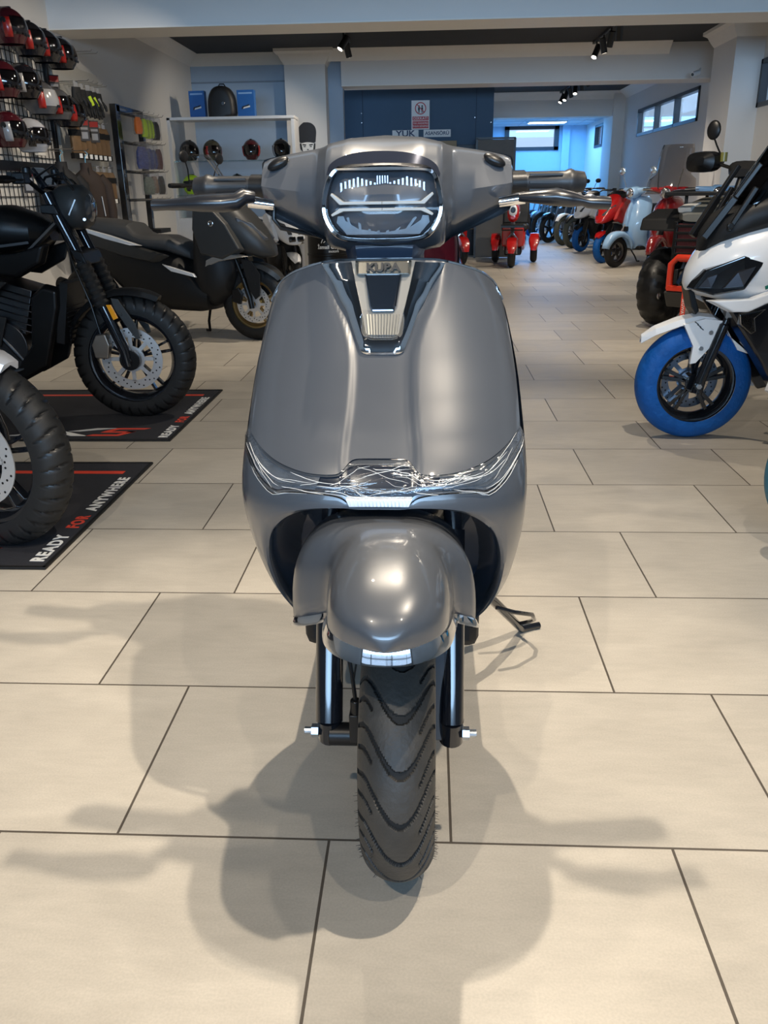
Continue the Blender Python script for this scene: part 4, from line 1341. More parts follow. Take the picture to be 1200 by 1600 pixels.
# ---- white maxi scooter on the right, blue cloth over its front tyre
def white_maxi(label, loc, rz, cover=BLUEC, group=None):
    T = thing('maxi_scooter', label, 'scooter', loc, rz, group)
    R = .262
    w = make_wheel(T, 0, R, R, .13, .176, BLACKG, cover, spokes=5, double=True, disc=.135, discm=mat('disc_blue_grey', (0.16, 0.19, 0.24), 0.3, metal=0.8), side=-1, seg=72, name='front_wheel', tpart='tyre_cover', hubr=.045)
    MB().lathe([(.180, .050), (.183, .053), (.186, .050), (.183, .046)], (0, 0, R), 'Y', 64, closedprof=True).build('cover_hem', INKW, w)
    for sg in (-1, 1):
        f = MB(); y = sg*.080
        f.tube([(.0, y, R-.035), (-.012, y, R+.03), (-.085, y, R+.27), (-.087, y, R+.276), (-.17, y, .78)], [.026, .024, .022, .015, .015], 14)
        f.cyl((0, y+sg*.01, R), (0, y+sg*.026, R), .018, 12)
        lg = f.build('fork_leg', BLACKG, T)
        MB().cyl((0, y+sg*.026, R), (0, y+sg*.032, R), .012, 6).build('axle_bolt', STEEL, lg, smooth=False)
    g = MB()
    # angular mudguard: beak, flat top, skirt down the fork
    sec = [(.255, .475, .018), (.20, .515, .05), (.10, .555, .062), (.02, .572, .066), (-.05, .565, .066), (-.11, .53, .06)]
    rs = []
    for x, z, hw_ in sec:
        rs.append([(x, -hw_, z-.030), (x, -hw_*.75, z-.004), (x, 0, z+.006), (x, hw_*.75, z-.004), (x, hw_, z-.030), (x, hw_*.8, z-.034), (x, 0, z-.010), (x, -hw_*.8, z-.034)])
    g.rings(rs)
    for sg in (-1, 1):
        g.prism([(.09, .535), (.0, .56), (-.085, .55), (-.055, .46), (.02, .365), (.045, .36), (.04, .44)], sg*.062, sg*.082)
        g.prism([(-.09, .53), (-.12, .48), (-.20, .44), (-.22, .40), (-.16, .42)], sg*.045, sg*.075)
    gd = g.build('front_mudguard', WHITEP, T, smooth=False, bevel=.004)
    sb = MB()
    for x, z in ((-.03, .50), (.005, .43)): sb.cyl((x, .082, z), (x, .088, z), .010, 12)
    sb.build('screw', STEEL, gd)
    d = MB()
    for k in range(3): d.bar((.045-.012*k, .0835, .548-.012*k), (.028-.012*k, .0835, .536-.012*k), .004, .006, upv=(0, 1, 0))
    d.build('small_decal', INKK, gd, smooth=False)
    # nose
    n = MB()
    n.loft([(.092, .70, .735, .02), (.078, .675, .785, .06), (.045, .66, .845, .105), (-.02, .645, .905, .155), (-.12, .62, .955, .185), (-.28, .60, 1.0, .20), (-.42, .58, 1.02, .19), (-.50, .60, 1.0, .15)], 28, 2.5)
    ns = n.build('front_fairing', WHITEP, T, ang=30)
    for sg in (-1, 1):
        l = MB()
        l.prism([(.095, .690), (.045, .775), (-.10, .835), (-.19, .812), (-.11, .695), (.01, .668)], sg*.130, sg*.208, shrink=.96)
        l.v = [(x, y-sg*max(0, x+.06)*.50-sg*max(0, z-.74)*.28, z) for x, y, z in l.v]
        hl = l.build('headlight', mat('headlight_smoked', (0.008, 0.009, 0.011), 0.05, coat=0.6), ns, smooth=False, bevel=.006)
        q = MB(); q.prism([(-.02, .70), (-.07, .77), (-.15, .795), (-.10, .71)], sg*.19, sg*.211, shrink=.9)
        q.prism([(.07, .70), (.04, .745), (.0, .76), (.02, .70)], sg*.19, sg*.211, shrink=.9)
        q.v = [(x, y-sg*max(0, x+.06)*.50-sg*max(0, z-.74)*.28, z) for x, y, z in q.v]
        q.build('reflector', mat('reflector_dim', (0.09, 0.095, 0.11), 0.15, metal=0.8), hl, smooth=False)
        wl = MB(); wl.prism([(.045, .652), (-.06, .60), (-.13, .60), (-.34, .70), (-.36, .74), (-.14, .66)], sg*.165, sg*.215, shrink=.9)
        wl.build('cheek_fin', WHITEP, ns, smooth=False, bevel=.006)
        ts = MB(); ts.prism([(-.09, .60), (-.10, .55), (-.16, .50), (-.185, .515), (-.17, .58), (-.22, .625)], sg*.16, sg*.205, shrink=.85)
        ts.build('turn_signal', glassy('turn_signal_lens', (0.8, 0.8, 0.78), 0.2, 0.1), ns, smooth=False, bevel=.005)
        sk = MB(); sk.prism([(-.02, .64), (-.14, .62), (-.30, .70), (-.55, .74), (-.62, .50), (-.50, .24), (-.34, .20), (-.20, .40)], sg*.10, sg*.185, shrink=.92)
        sk.build('lower_side_cover', BLACKG, T, smooth=False, bevel=.010)
        fl = MB(); fl.prism([(-.30, .42), (-.26, .26), (-.34, .20), (-.50, .22), (-.44, .34)], sg*.178, sg*.20, shrink=.92)
        fl.build('side_flash', WHITEP, T, smooth=False, bevel=.004)
    chk = MB(); chk.prism([(.06, .705), (.085, .69), (.06, .60), (.03, .56), (.015, .58), (.045, .66)], -.05, .05, shrink=.8); chk.build('chin_vent', BLACK, ns, smooth=False, bevel=.004)
    # little tricolour stickers behind the lamp
    for k, c in enumerate((mat('sticker_green', (0.01, 0.16, 0.11), 0.4), INKW, INKR)):
        x = -.185-.022*k
        MB().prism([(x, .712+.008*k), (x-.020, .720+.008*k), (x-.024, .706+.008*k), (x-.004, .698+.008*k)], .2125, .2165).build('sticker', c, ns, smooth=False)
    # black cockpit and screen bracket
    c = MB()
    c.loft([(.045, .83, .885, .03), (.03, .84, .93, .08), (-.02, .87, 1.0, .13), (-.12, .90, 1.06, .16), (-.26, .94, 1.10, .17), (-.40, .96, 1.10, .14)], 22, 2.8)
    ck = c.build('cockpit_cover', BLACKM, T, ang=30)
    s_ = MB()
    for sg in (-1, 1):
        s_.bar((.05, sg*.085, .90), (-.05, sg*.115, 1.06), .030, .03).bar((-.05, sg*.115, 1.06), (-.13, sg*.13, 1.19), .022, .02)
        s_.bar((-.03, sg*.135, .93), (-.12, sg*.145, 1.10), .024, .02)
        s_.cyl((-.03, sg*.15, .95), (-.03, sg*.165, .95), .014, 10)
    s_.sides('screen_bracket', BLACK, ck, smooth=False, bevel=.004)
    sc = MB(); rs = []
    for k in range(7):
        t = k/6
        rs.append([(-.04-.17*t-.07*(abs(-1+2*j/10))**2.2, (-1+2*j/10)*(.15-.05*t*t), 1.0+.28*t) for j in range(11)])
    sc.rings(rs, closed=False, caps=False)
    sc.build('windscreen', glassy('dark_screen', (0.12, 0.12, 0.13), 0.05), T, solid=.003, ang=60)
    handlebar(T, -.42, 1.08, .34, back=.10, rise=.05, mirrors=None)
    # body out of frame
    b = MB(); b.loft([(-.45, .24, .46, .17), (-.60, .22, .56, .20), (-.80, .24, .72, .21), (-1.1, .32, .78, .20), (-1.35, .52, .84, .17), (-1.6, .74, .88, .07)], 24, 3); b.build('main_body', WHITEP, T)
    st = MB(); st.loft([(-.62, .64, .72, .08), (-.75, .68, .80, .15), (-1.0, .72, .82, .16), (-1.1, .76, .90, .15), (-1.45, .84, .93, .11), (-1.52, .87, .91, .06)], 20, 3); st.build('seat', SEATM, T)
    make_wheel(T, -1.42, R, R, .13, .172, BLACKG, cover, spokes=5, seg=40, name='rear_wheel', tpart='tyre_cover')
    return T

wm = white_maxi('white maxi scooter with a blue cloth cover on its front tyre, nearest right', (1.225, 3.87, 0), radians(180))
wm2 = dup(wm, 'scooter cut off by the right frame edge, only a teal covered tyre showing', (1.325, 2.52, 0), radians(178), swap={'blue_cover_cloth': TEALC})

# ---- quad bike
def quad(label, loc, rz):
    T = thing('quad_bike', label, 'quad bike', loc, rz)
    R = .325
    for x in (0, -1.25):
        for sg in (-1, 1):
            make_wheel(T, x, R, R, .24, .165, BLACKM, spokes=6, double=False, y=sg*.43, side=sg, groove=knob_groove, seg=54, name='wheel', hubr=.06)
    b = MB()
    b.loft([(.36, .62, .80, .14), (.30, .58, .90, .21), (.12, .58, .98, .24), (-.15, .60, 1.02, .22), (-.40, .60, .98, .16), (-.60, .52, .80, .14), (-1.2, .52, .78, .18), (-1.65, .62, .82, .22)], 22, 3.4)
    b.build('body', GREYM, T, ang=35)
    f = MB()
    for sg in (-1, 1):
        f.prism([(.34, .78), (.30, .88), (.05, .95), (-.30, .93), (-.42, .80), (-.30, .78), (-.05, .84), (.15, .82)], sg*.20, sg*.54, shrink=.94)
        f.prism([(-.90, .80), (-1.05, .90), (-1.45, .92), (-1.66, .80), (-1.5, .80), (-1.25, .84)], sg*.20, sg*.54, shrink=.94)
    f.sides('mudguard', BLACKM, T, smooth=False, bevel=.015)
    hood = MB(); hood.loft([(.40, .86, .915, .15), (.32, .85, .965, .215), (.15, .90, 1.0, .24), (-.05, .95, 1.035, .22)], 20, 4); hood.build('bonnet', mat('bonnet_olive_grey', (0.14, 0.14, 0.125), 0.3, coat=0.5), T, ang=30)
    for sg in (-1, 1):
        MB().prism([(.36, .92), (.39, .96), (.20, 1.0), (.18, .95)], sg*.10, sg*.21, shrink=.9).build('headlight', LENSW, T, smooth=False, bevel=.006)
    g = MB()
    for k in range(5): g.box((.385, 0, .62+.052*k), (.03, .40, .022))
    for sg in (-1, 1): g.box((.37, sg*.20, .72), (.05, .03, .28))
    gr = g.build('grille', BLACK, T, smooth=False, bevel=.004)
    m = MB(); m.box((.370, 0, .72), (.012, .38, .25)); m.build('grille_mesh', mat('grille_mesh_red', (0.10, 0.012, 0.01), 0.6, var=0.9, scale=70), gr, smooth=False)
    bp = MB()
    def loop(x, w, z0, z1, r): return [(x, -w, z0), (x, -w, z1-.05), (x, -w*.72, z1), (x, w*.72, z1), (x, w, z1-.05), (x, w, z0)]
    bp.tube(loop(.47, .17, .36, .60, .02), .026, 12); bp.box((.47, 0, .37), (.06, .36, .04)); bp.box((.43, 0, .58), (.10, .22, .02))
    bm_ = bp.build('front_bumper', mat('bumper_orange_red', (0.60, 0.035, 0.012), 0.35, coat=0.4), T, bevel=.004)
    wn = MB(); wn.cyl((.46, -.09, .46), (.46, .09, .46), .045, 16)
    for y in (-.11, .11): wn.box((.46, y, .46), (.10, .03, .11))
    for y in (-.035, .035): wn.cyl((.51, y, .42), (.51, y, .52), .012, 10)
    wn.build('winch', BLACKM, bm_, bevel=.004)
    hk = MB(); hk.tube([(.53, 0, .47), (.545, .0, .42), (.56, -.02, .38), (.55, .01, .36)], .009, 8); hk.build('winch_hook', STEEL, bm_)
    sp = MB(); sp.prism([(-.019, .41), (.019, .41), (.019, .10), (-.019, .10)], .562, .568, plane='YZ'); st = sp.build('pull_strap', INKR, bm_, smooth=False)
    text_part('SEGWAY', .034, 'strap_lettering', INKW, st, (.5695, 0, .24), (pi/2, pi/2, pi/2), .0006)
    sk = MB(); sk.prism([(.50, .34), (.44, .36), (.10, .24), (.12, .20), (.42, .22)], -.20, .20); sk.build('skid_plate', GREYM, T, smooth=False, bevel=.01)
    sh = MB(); sh.lathe([(.022, -.006), (.028, 0), (.022, .006), (.016, 0)], (.44, -.26, .30), 'Y', 16, closedprof=True); sh.build('shackle', STEEL, T)
    r = MB()
    for sg in (-1, 1):
        r.tube([(.40, sg*.30, 1.045), (.10, sg*.36, 1.07), (-.26, sg*.36, 1.075)], .018, 10)
    for x, w in ((.40, .30), (.24, .33), (.08, .36), (-.10, .36), (-.26, .36)):
        r.box((x, 0, 1.06), (.075, 2*w, .028))
    for x in (.25, -.15):
        for sg in (-1, 1): r.cyl((x, sg*.2, .92), (x, sg*.2, 1.05), .014, 8)
    r.build('front_rack', BLACKM, T, bevel=.006)
    rr = MB()
    for x in (-1.15, -1.30, -1.45, -1.60): rr.box((x, 0, .97), (.06, .80, .026))
    for sg in (-1, 1): rr.box((-1.38, sg*.38, .97), (.56, .03, .03)); rr.cyl((-1.3, sg*.2, .75), (-1.3, sg*.2, .97), .014, 8)
    rr.build('rear_rack', BLACKM, T, bevel=.006)
    s = MB(); s.loft([(-.44, .86, .94, .09), (-.6, .82, .93, .15), (-.95, .82, .94, .17), (-1.1, .86, 1.02, .15), (-1.16, .90, 1.0, .10)], 18, 3); s.build('seat', SEATM, T)
    h = MB(); h.cyl((-.20, 0, .98), (-.36, 0, 1.24), .035, 12)
    for sg in (-1, 1): h.tube([(-.36, 0, 1.23), (-.37, sg*.12, 1.25), (-.42, sg*.30, 1.30), (-.46, sg*.43, 1.30)], .014, 10)
    h.build('handlebar', BLACK, T)
    pod = MB(); pod.loft([(-.26, 1.18, 1.24, .08), (-.32, 1.17, 1.30, .12), (-.42, 1.18, 1.30, .10)], 16, 3); pod.build('instrument_pod', BLACKM, T)
    for sg in (-1, 1):
        gd = MB(); gd.loft([(-.28, 1.27, 1.34, .05, 3), (-.32, 1.22, 1.375, .12, 3), (-.40, 1.22, 1.385, .15, 3), (-.48, 1.25, 1.36, .14, 3)], 16, 3)
        gd.v = [(x, y+sg*.36, z) for x, y, z in gd.v]
        gd.build('hand_guard', BLACK, T, ang=30)
        MB().cyl((-.40, sg*.20, 1.30), (-.40, sg*.20, 1.37), .028, 12).build('fluid_reservoir', mat('reservoir_yellow', (0.16, 0.15, 0.04), 0.3), T)
        mr = MB(); mr.tube([(-.40, sg*.22, 1.34), (-.38, sg*.26, 1.42), (-.38, sg*.29, 1.48)], .007, 8)
        mr.sphere((-.38, sg*.30, 1.54), (.020, .058, .075), 16, 10)
        mr.build('mirror', BLACK, T)
    ss = MB()
    for sg in (-1, 1):
        for x in (0, -1.25): ss.tube([(x, sg*.18, .34), (x, sg*.36, R)], .022, 8); ss.tube([(x-.05, sg*.22, .78), (x, sg*.30, .38)], .03, 10)
    ss.sides('suspension', STEELD, T)
    fl = MB(); fl.box((-.62, 0, .34), (.60, .86, .05)); fl.box((-.62, 0, .42), (1.1, .24, .22)); fl.build('footwell', BLACKM, T, bevel=.01)
    return T
qb = quad('black quad bike with orange-red winch bumper behind the white maxi scooter', (2.32, 7.08, 0), radians(231))
# ------------------------------------------------------------------ dark red sister of the middle scooter
red_sc = copy_tree(hero, None, {'nardo_grey_paint': DRED})
red_sc.location = (-0.085, 4.35, 0); red_sc.rotation_euler = (0, 0, radians(-6))
red_sc['label'] = 'dark red scooter glimpsed behind the grey scooter, under its right handlebar'
ind = MB(); ind.cyl((.10, .16, .955), (.185, .155, .955), .018, 16); ind.cyl((.185, .155, .955), (.20, .155, .955), .020, 16)
ind.build('turn_signal', REFL, red_sc)

# ------------------------------------------------------------------ classic scooters of the right-hand row
def classic(label, loc, rz, paint, group=None, mirror=None, screen=None, cover=None, R=.225, tyre='tyre'):
    T = thing('scooter', label, 'scooter', loc, rz, group)
    make_wheel(T, 0, R, R, .10, R*.64, STEELD, cover or RUBBER, spokes=5, double=True, side=-1, seg=32, name='front_wheel', tpart=tyre)
    f = MB(); f.tube([(0, -.065, R), (-.05, -.062, .36), (-.20, -.03, .60)], .018, 8); f.build('fork_leg', STEEL, T)
    g = MB()
    rs = []
    for k in range(15):
        t = k/14; a = radians(12+160*t); w = .085*sin(pi*min(1, .12+.88*t)*.62)**.6+.012
        rr = R+.075
        ring = [(rr*cos(a)*1.02-.015, 0, R+rr*sin(a)*1.0)]
        rs.append([((rr-d)*cos(a)-.015, sgn*w*m, R+(rr-d)*sin(a)) for sgn, m, d in ((-1, 1, .085), (-1, .95, .03), (-1, .6, .006), (1, 0, 0), (1, .6, .006), (1, .95, .03), (1, 1, .085))])
    g.rings(rs, closed=False, caps=False); g.build('front_mudguard', paint, T, ang=60, solid=.004)
    # leg shield: broad curved apron
    s = MB(); rs = []
    for z, xc, w in ((.26, -.33, .15), (.34, -.28, .17), (.45, -.215, .20), (.60, -.20, .225), (.75, -.235, .225), (.88, -.28, .20), (.96, -.31, .15), (1.0, -.325, .08)):
        rs.append([(xc-.16*abs(u)**2.2, w*u, z) for u in [-1+2*j/16 for j in range(17)]]+[(xc-.16*abs(u)**2.2-.05, w*u*.97, z) for u in [1-2*j/16 for j in range(17)]])
    s.rings(rs); sh = s.build('leg_shield', paint, T, ang=60)
    c = MB(); c.loft([(-.175, .56, .72, .012), (-.20, .52, .84, .026), (-.27, .50, .97, .03)], 12, 2.2); c.build('shield_ridge', paint, sh, ang=60)
    k = MB(); k.box((-.185, 0, .545), (.05, .06, .07)); k.build('horn_cover', BLACK, sh, bevel=.012)
    h = MB(); h.loft([(-.20, .99, 1.09, .05), (-.23, .97, 1.12, .085), (-.30, .97, 1.14, .10), (-.38, .99, 1.13, .09), (-.42, 1.02, 1.10, .05)], 20, 2.2)
    for sg in (-1, 1):
        h.tube([(-.30, sg*.05, 1.07), (-.34, sg*.20, 1.09), (-.36, sg*.24, 1.09)], [.05, .032, .028], 12)
    hs = h.build('headset', paint, T, ang=50)
    l = MB(); l.sphere((-.195, 0, 1.045), (.025, .060, .062), 18, 10); hl = l.build('headlight', REFL, hs)
    MB().lathe([(.060, -.01), (.068, 0), (.060, .012)], (-.198, 0, 1.045), 'X', 24).build('headlight_rim', CHROME, hl)
    for sg in (-1, 1):
        MB().tube([(-.355, sg*.23, 1.09), (-.38, sg*.36, 1.09)], .018, 10).build('grip', BLACKM, T)
        MB().tube([(-.325, sg*.20, 1.085), (-.30, sg*.26, 1.09), (-.33, sg*.37, 1.085)], .006, 6).build('brake_lever', STEEL, T)
        if mirror:
            m = MB(); m.tube([(-.33, sg*.18, 1.10), (-.32, sg*.24, 1.25), (-.33, sg*.27, 1.30)], .006, 8); m.sphere((-.33, sg*.29, 1.35), (.03, .062, .055), 14, 8); m.build('mirror', mirror, T)
        if screen:
            MB().cyl((-.27, sg*.13, 1.10), (-.34, sg*.16, 1.34), .007, 8).build('screen_stay', BLACK, T)
    if screen:
        sc = MB(); rs = []
        for q in range(11):
            t = q/10; z = 1.03+.62*t
            w = .34*(1-.25*t) if t < .35 else .235*(1-.9*max(0, t-.75)**1.5)
            rs.append([(-.26-.20*t-.12*abs(u)**2, w*u, z) for u in [-1+2*j/12 for j in range(13)]])
        sc.rings(rs, closed=False, caps=False); sc.build('windscreen', screen, T, ang=60, solid=.004)
    fl = MB(); fl.box((-.58, 0, .27), (.46, .30, .06)); fl.build('floorboard', BLACKM, T, bevel=.015)
    b = MB(); b.loft([(-.74, .25, .60, .11), (-.80, .25, .68, .16), (-.95, .28, .72, .21), (-1.15, .34, .73, .21), (-1.35, .48, .73, .16), (-1.46, .60, .71, .08)], 22, 2.6); b.build('rear_body', paint, T, ang=60)
    st = MB(); st.loft([(-.74, .67, .74, .09), (-.85, .68, .79, .13), (-1.1, .70, .79, .145), (-1.35, .71, .80, .13), (-1.45, .72, .77, .07)], 16, 2.8); st.build('seat', SEATM, T)
    make_wheel(T, -1.16, R, R, .10, R*.64, STEELD, cover or RUBBER, spokes=5, seg=32, name='rear_wheel', tpart=tyre)
    return T

BROWNRED = mat('brown_red_paint', (0.24, 0.010, 0.012), 0.22, coat=0.9)
lb = classic('light blue classic scooter with chrome round mirrors in the right row', (2.80, 13.13, 0), radians(216), LBLUE, mirror=mat('mirror_blue_chrome', (0.55, 0.66, 0.78), 0.15, metal=0.8))
classic('dark red classic scooter with tall brown windscreen, right of the light blue one with mirrors', (3.05, 11.85, 0), radians(238), BROWNRED, screen=SMOKE)
classic('second light blue classic scooter half hidden by the quad bike', (3.42, 10.55, 0), radians(262), mat('sky_blue_paint', (0.20, 0.40, 0.70), 0.25, coat=0.8))

# sport scooters with covered tyres
rs_ = maxi('red sport scooter with blue covered tyres between light blue and white scooters', (2.78, 13.98, 0), radians(222), body=RED, upper=RED, accent=BLACK, rimm=BLACK, tyrem=BLUEC, seat=SEATM, screen=None, guard=RED, R=.25, mirrors=False, tpart='tyre_cover', fine=False)
ws_ = maxi('white sport scooter with blue covered tyres behind the red one', (2.88, 16.65, 0), radians(224), body=WHITEP, upper=WHITEP, accent=BLACK, rimm=BLACK, tyrem=BLUEC, seat=SEATM, screen=None, guard=BLACK, R=.26, mirrors=False, tpart='tyre_cover', fine=False)

for o in (rs_, ws_): o.scale = (.93, .93, .93)

# ordinary motorcycles further down the row
def moto(label, loc, rz, paint, tyrem=RUBBER, rimm=STEELD, group=None, R=.30, spokes=10):
    T = thing('motorcycle', label, 'motorcycle', loc, rz, group)
    for x, n in ((0, 'front_wheel'), (-1.32, 'rear_wheel')):
        make_wheel(T, x, R, R, .11, R*.74, rimm, tyrem, spokes=spokes, double=False, seg=32, name=n, spw=.012 if spokes > 6 else .04, slim=spokes > 6)
    for sg in (-1, 1):
        MB().tube([(0, sg*.085, R), (-.28, sg*.085, .98)], .020, 8).build('fork_leg', STEEL, T)
    g = MB(); arc_guard(g, 0, R, R+.035, 35, 150, .065, .03, 10); g.build('front_mudguard', paint, T, ang=50)
    h = MB(); h.loft([(-.30, .88, 1.04, .07), (-.20, .86, 1.06, .10), (-.14, .89, 1.03, .085), (-.12, .93, .99, .05)], 16, 2.2); hd = h.build('headlight', paint, T)
    MB().loft([(-.135, .885, 1.035, .075), (-.112, .92, 1.0, .04)], 14, 2.1).build('headlight_lens', LENSW, hd)
    handlebar(T, -.30, 1.05, .36, back=.10, rise=.05, levers=False, mirrors=.14)
    t = MB(); t.loft([(-.33, .80, .90, .07), (-.45, .76, .96, .14), (-.65, .76, .96, .14), (-.80, .76, .86, .08)], 18, 2.6); t.build('fuel_tank', paint, T)
    s = MB(); s.loft([(-.76, .78, .85, .08), (-.95, .77, .84, .13), (-1.35, .80, .88, .12), (-1.55, .83, .89, .06)], 14, 3); s.build('seat', SEATM, T)
    e = MB(); e.box((-.60, 0, .42), (.36, .26, .30)).box((-.52, 0, .62), (.20, .22, .24), (0, .3, 0)); e.build('engine', STEELD, T, bevel=.015)
    f = MB(); f.tube([(-.30, 0, .92), (-.50, 0, .72), (-.95, 0, .66), (-1.0, 0, .38), (-1.32, 0, R)], .03, 8); f.tube([(-.95, 0, .68), (-1.5, 0, .80)], .04, 8); f.build('frame', BLACK, T)
    r = MB(); arc_guard(r, -1.32, R, R+.06, 60, 165, .075, .03, 10); r.build('rear_mudguard', paint, T, ang=50)
    return T
OLIVE = mat('tyre_olive_grey', (0.075, 0.078, 0.06), 0.7)
mk = [moto('black motorcycle with olive grey tyres next to the white sport scooter', (2.90, 17.75, 0), radians(226), BLACK, tyrem=OLIVE),
      moto('white motorcycle with olive grey tyres, second beyond the white sport scooter', (2.86, 18.7, 0), radians(226), WHITEP, tyrem=OLIVE),
      moto('black motorcycle with broad five-spoke black wheels in the far right row', (2.68, 19.65, 0), radians(224), BLACKG, spokes=5, rimm=BLACK),
      moto('dark grey motorcycle with pale wire wheels in the far right row', (2.60, 20.6, 0), radians(224), GREYM, rimm=SILVER),
      moto('silver motorcycle next to last in the far right row', (2.64, 21.55, 0), radians(224), mat('silver_paint', (0.5, 0.5, 0.52), 0.25, metal=0.4, coat=0.6), rimm=STEELD),
      moto('last motorcycle of the right row, with blue covered tyres', (2.62, 22.5, 0), radians(222), BLACK, tyrem=BLUEC, rimm=SILVER)]
for o in mk: o.scale = (1.02, 1.02, 1.02)

# ------------------------------------------------------------------ white motorcycle and oil drum behind the graphite scooter
wq = maxi('white scooter with twin square headlights standing before the black oil drum', (-1.55, 9.75, 0), radians(-58), body=WHITEP, upper=WHITEP, accent=BLACK, rimm=STEELD, seat=SEATM, screen=CLEAR, guard=WHITEP, R=.26, mirrors=False, fine=False)
wq.scale = (.88, .88, .88)
for sg in (-1, 1):
    q = MB(); q.box((.185, sg*.055, .715), (.05, .085, .065), (0, -.3, 0)); hq = q.build('square_headlight', BLACKG, wq, bevel=.012)
    MB().box((.203, sg*.055, .720), (.03, .06, .042), (0, -.3, 0)).build('headlight_lens', mat('headlight_smoked', (0.035, 0.04, 0.045), 0.06, coat=1.0), hq, bevel=.006)
dr = thing('oil_drum', 'black steel drum with white lettering beside the white scooter', 'drum', (-1.42, 12.25, 0))
d = MB(); d.lathe([(0, 0), (.285, 0), (.29, .01), (.285, .02), (.283, .28), (.292, .29), (.292, .31), (.283, .32), (.283, .58), (.292, .59), (.292, .61), (.283, .62), (.283, .87), (.29, .88), (.29, .895), (.27, .895), (.27, .87), (0, .87)], (0, 0, 0), 'Z', 40)
dd = d.build('barrel_shell', BLACK, dr)
def wrap_text(txt, size, z, parent, m, R=.286, a0=-pi/2, bold=0.0):
    o = text_part(txt, size, 'drum_lettering', m, parent, (0, 0, 0), (0, 0, 0), .0004, bold=bold)
    for v in o.data.vertices:
        a = a0+v.co.x/R; rr = R+v.co.z
        v.co = (rr*cos(a), rr*sin(a), z+v.co.y)
    return o
wrap_text('İsmail Özşin', .068, .405, dd, INKW, a0=-pi/2+.22, bold=.002)
wrap_text('motors', .05, .35, dd, INKW, a0=-pi/2+.40, bold=.001)
lg = MB()
for pts in ([(-.16, .71), (-.13, .79), (-.06, .80), (0, .74)], [(-.12, .715), (-.06, .77), (.0, .80), (.08, .80), (.02, .76), (-.02, .71)], [(.0, .72), (.06, .77), (.10, .79), (.16, .72)]):
    P = resample(smoothc(pts, 2), 12)
    lg.tube([(.287*cos(-pi/2+.24+x*.8/.286), .287*sin(-pi/2+.24+x*.8/.286), .46+(z-.71)*.75) for x, z in P], .006, 6)
lg.build('drum_logo', INKW, dd)

# ------------------------------------------------------------------ red tricycles in the passage
def trike(label, loc, rz):
    T = thing('tricycle', label, 'tricycle', loc, rz, 'red tricycles')
    R = .20
    make_wheel(T, 0, R, R, .11, R*.6, STEELD, spokes=5, seg=24, name='front_wheel')
    for sg in (-1, 1): make_wheel(T, -1.05, R, R, .11, R*.6, STEELD, spokes=5, seg=24, y=sg*.31, side=sg, name='rear_wheel')
    f = MB(); f.tube([(0, -.07, R), (-.02, -.07, .42), (0, 0, .50)], .018, 8); f.tube([(0, .07, R), (-.02, .07, .42), (0, 0, .50)], .018, 8); f.tube([(-.0, 0, .46), (-.16, 0, .92)], .03, 8); f.build('fork', STEEL, T)
    g = MB(); arc_guard(g, 0, R, R+.05, 5, 165, .085, .06, 12); g.build('front_mudguard', RED, T, ang=50)
    for sg in (-1, 1):
        q = MB(); arc_guard(q, -1.05, R, R+.06, 0, 180, .085, .07, 12); q.v = [(x, y+sg*.31, z) for x, y, z in q.v]; q.build('rear_mudguard', RED, T, ang=50)
    p = MB(); p.loft([(.06, .70, .80, .04), (.03, .66, .92, .085), (-.08, .66, .97, .10), (-.16, .70, .96, .08)], 16, 2.4); po = p.build('lamp_pod', RED, T)
    w = MB(); w.loft([(.055, .74, .91, .062), (.075, .77, .89, .045)], 16, 2.2); w.build('lamp_surround', WHITEP, po); w = MB(); w.loft([(.068, .78, .88, .045), (.084, .80, .865, .03)], 14, 2.2); w.build('headlight', BLACKG, po)
    k = MB()
    for a, b_ in (((.10, -.16, .62), (.10, .16, .62)), ((.10, -.16, .55), (.10, .16, .55)), ((-.08, -.16, .62), (.10, -.16, .62)), ((-.08, .16, .62), (.10, .16, .62))): k.cyl(a, b_, .010, 6)
    k.box((.02, 0, .60), (.22, .34, .03)); k.build('front_basket', BLACK, T)
    handlebar(T, -.16, .94, .34, back=.14, rise=.06, levers=False, mirrors=.2)
    b = MB(); b.prism([(-.18, .60), (-.22, .30), (-.60, .22), (-1.3, .22), (-1.32, .50), (-.75, .50), (-.60, .30), (-.30, .36)], -.17, .17); b.build('body', RED, T, smooth=False, bevel=.02)
    e = MB(); e.box((-.55, 0, .22), (.5, .26, .12)); e.build('battery_box', BLACK, T, bevel=.02)
    s = MB(); s.box((-.92, 0, .56), (.42, .42, .10)).box((-1.13, 0, .78), (.10, .42, .38), (0, -.15, 0)); s.build('seat', SEATM, T, bevel=.03)
    c = MB(); c.box((-1.36, 0, .62), (.26, .44, .24)); c.build('rear_basket', BLACKM, T, bevel=.01)
    return T
trike('red tricycle facing forward with white ringed lamp, beside the aisle', (1.27, 13.3, 0), radians(-98))
trike('second red tricycle standing left of the one with the ringed lamp', (0.52, 13.75, 0), radians(-72))

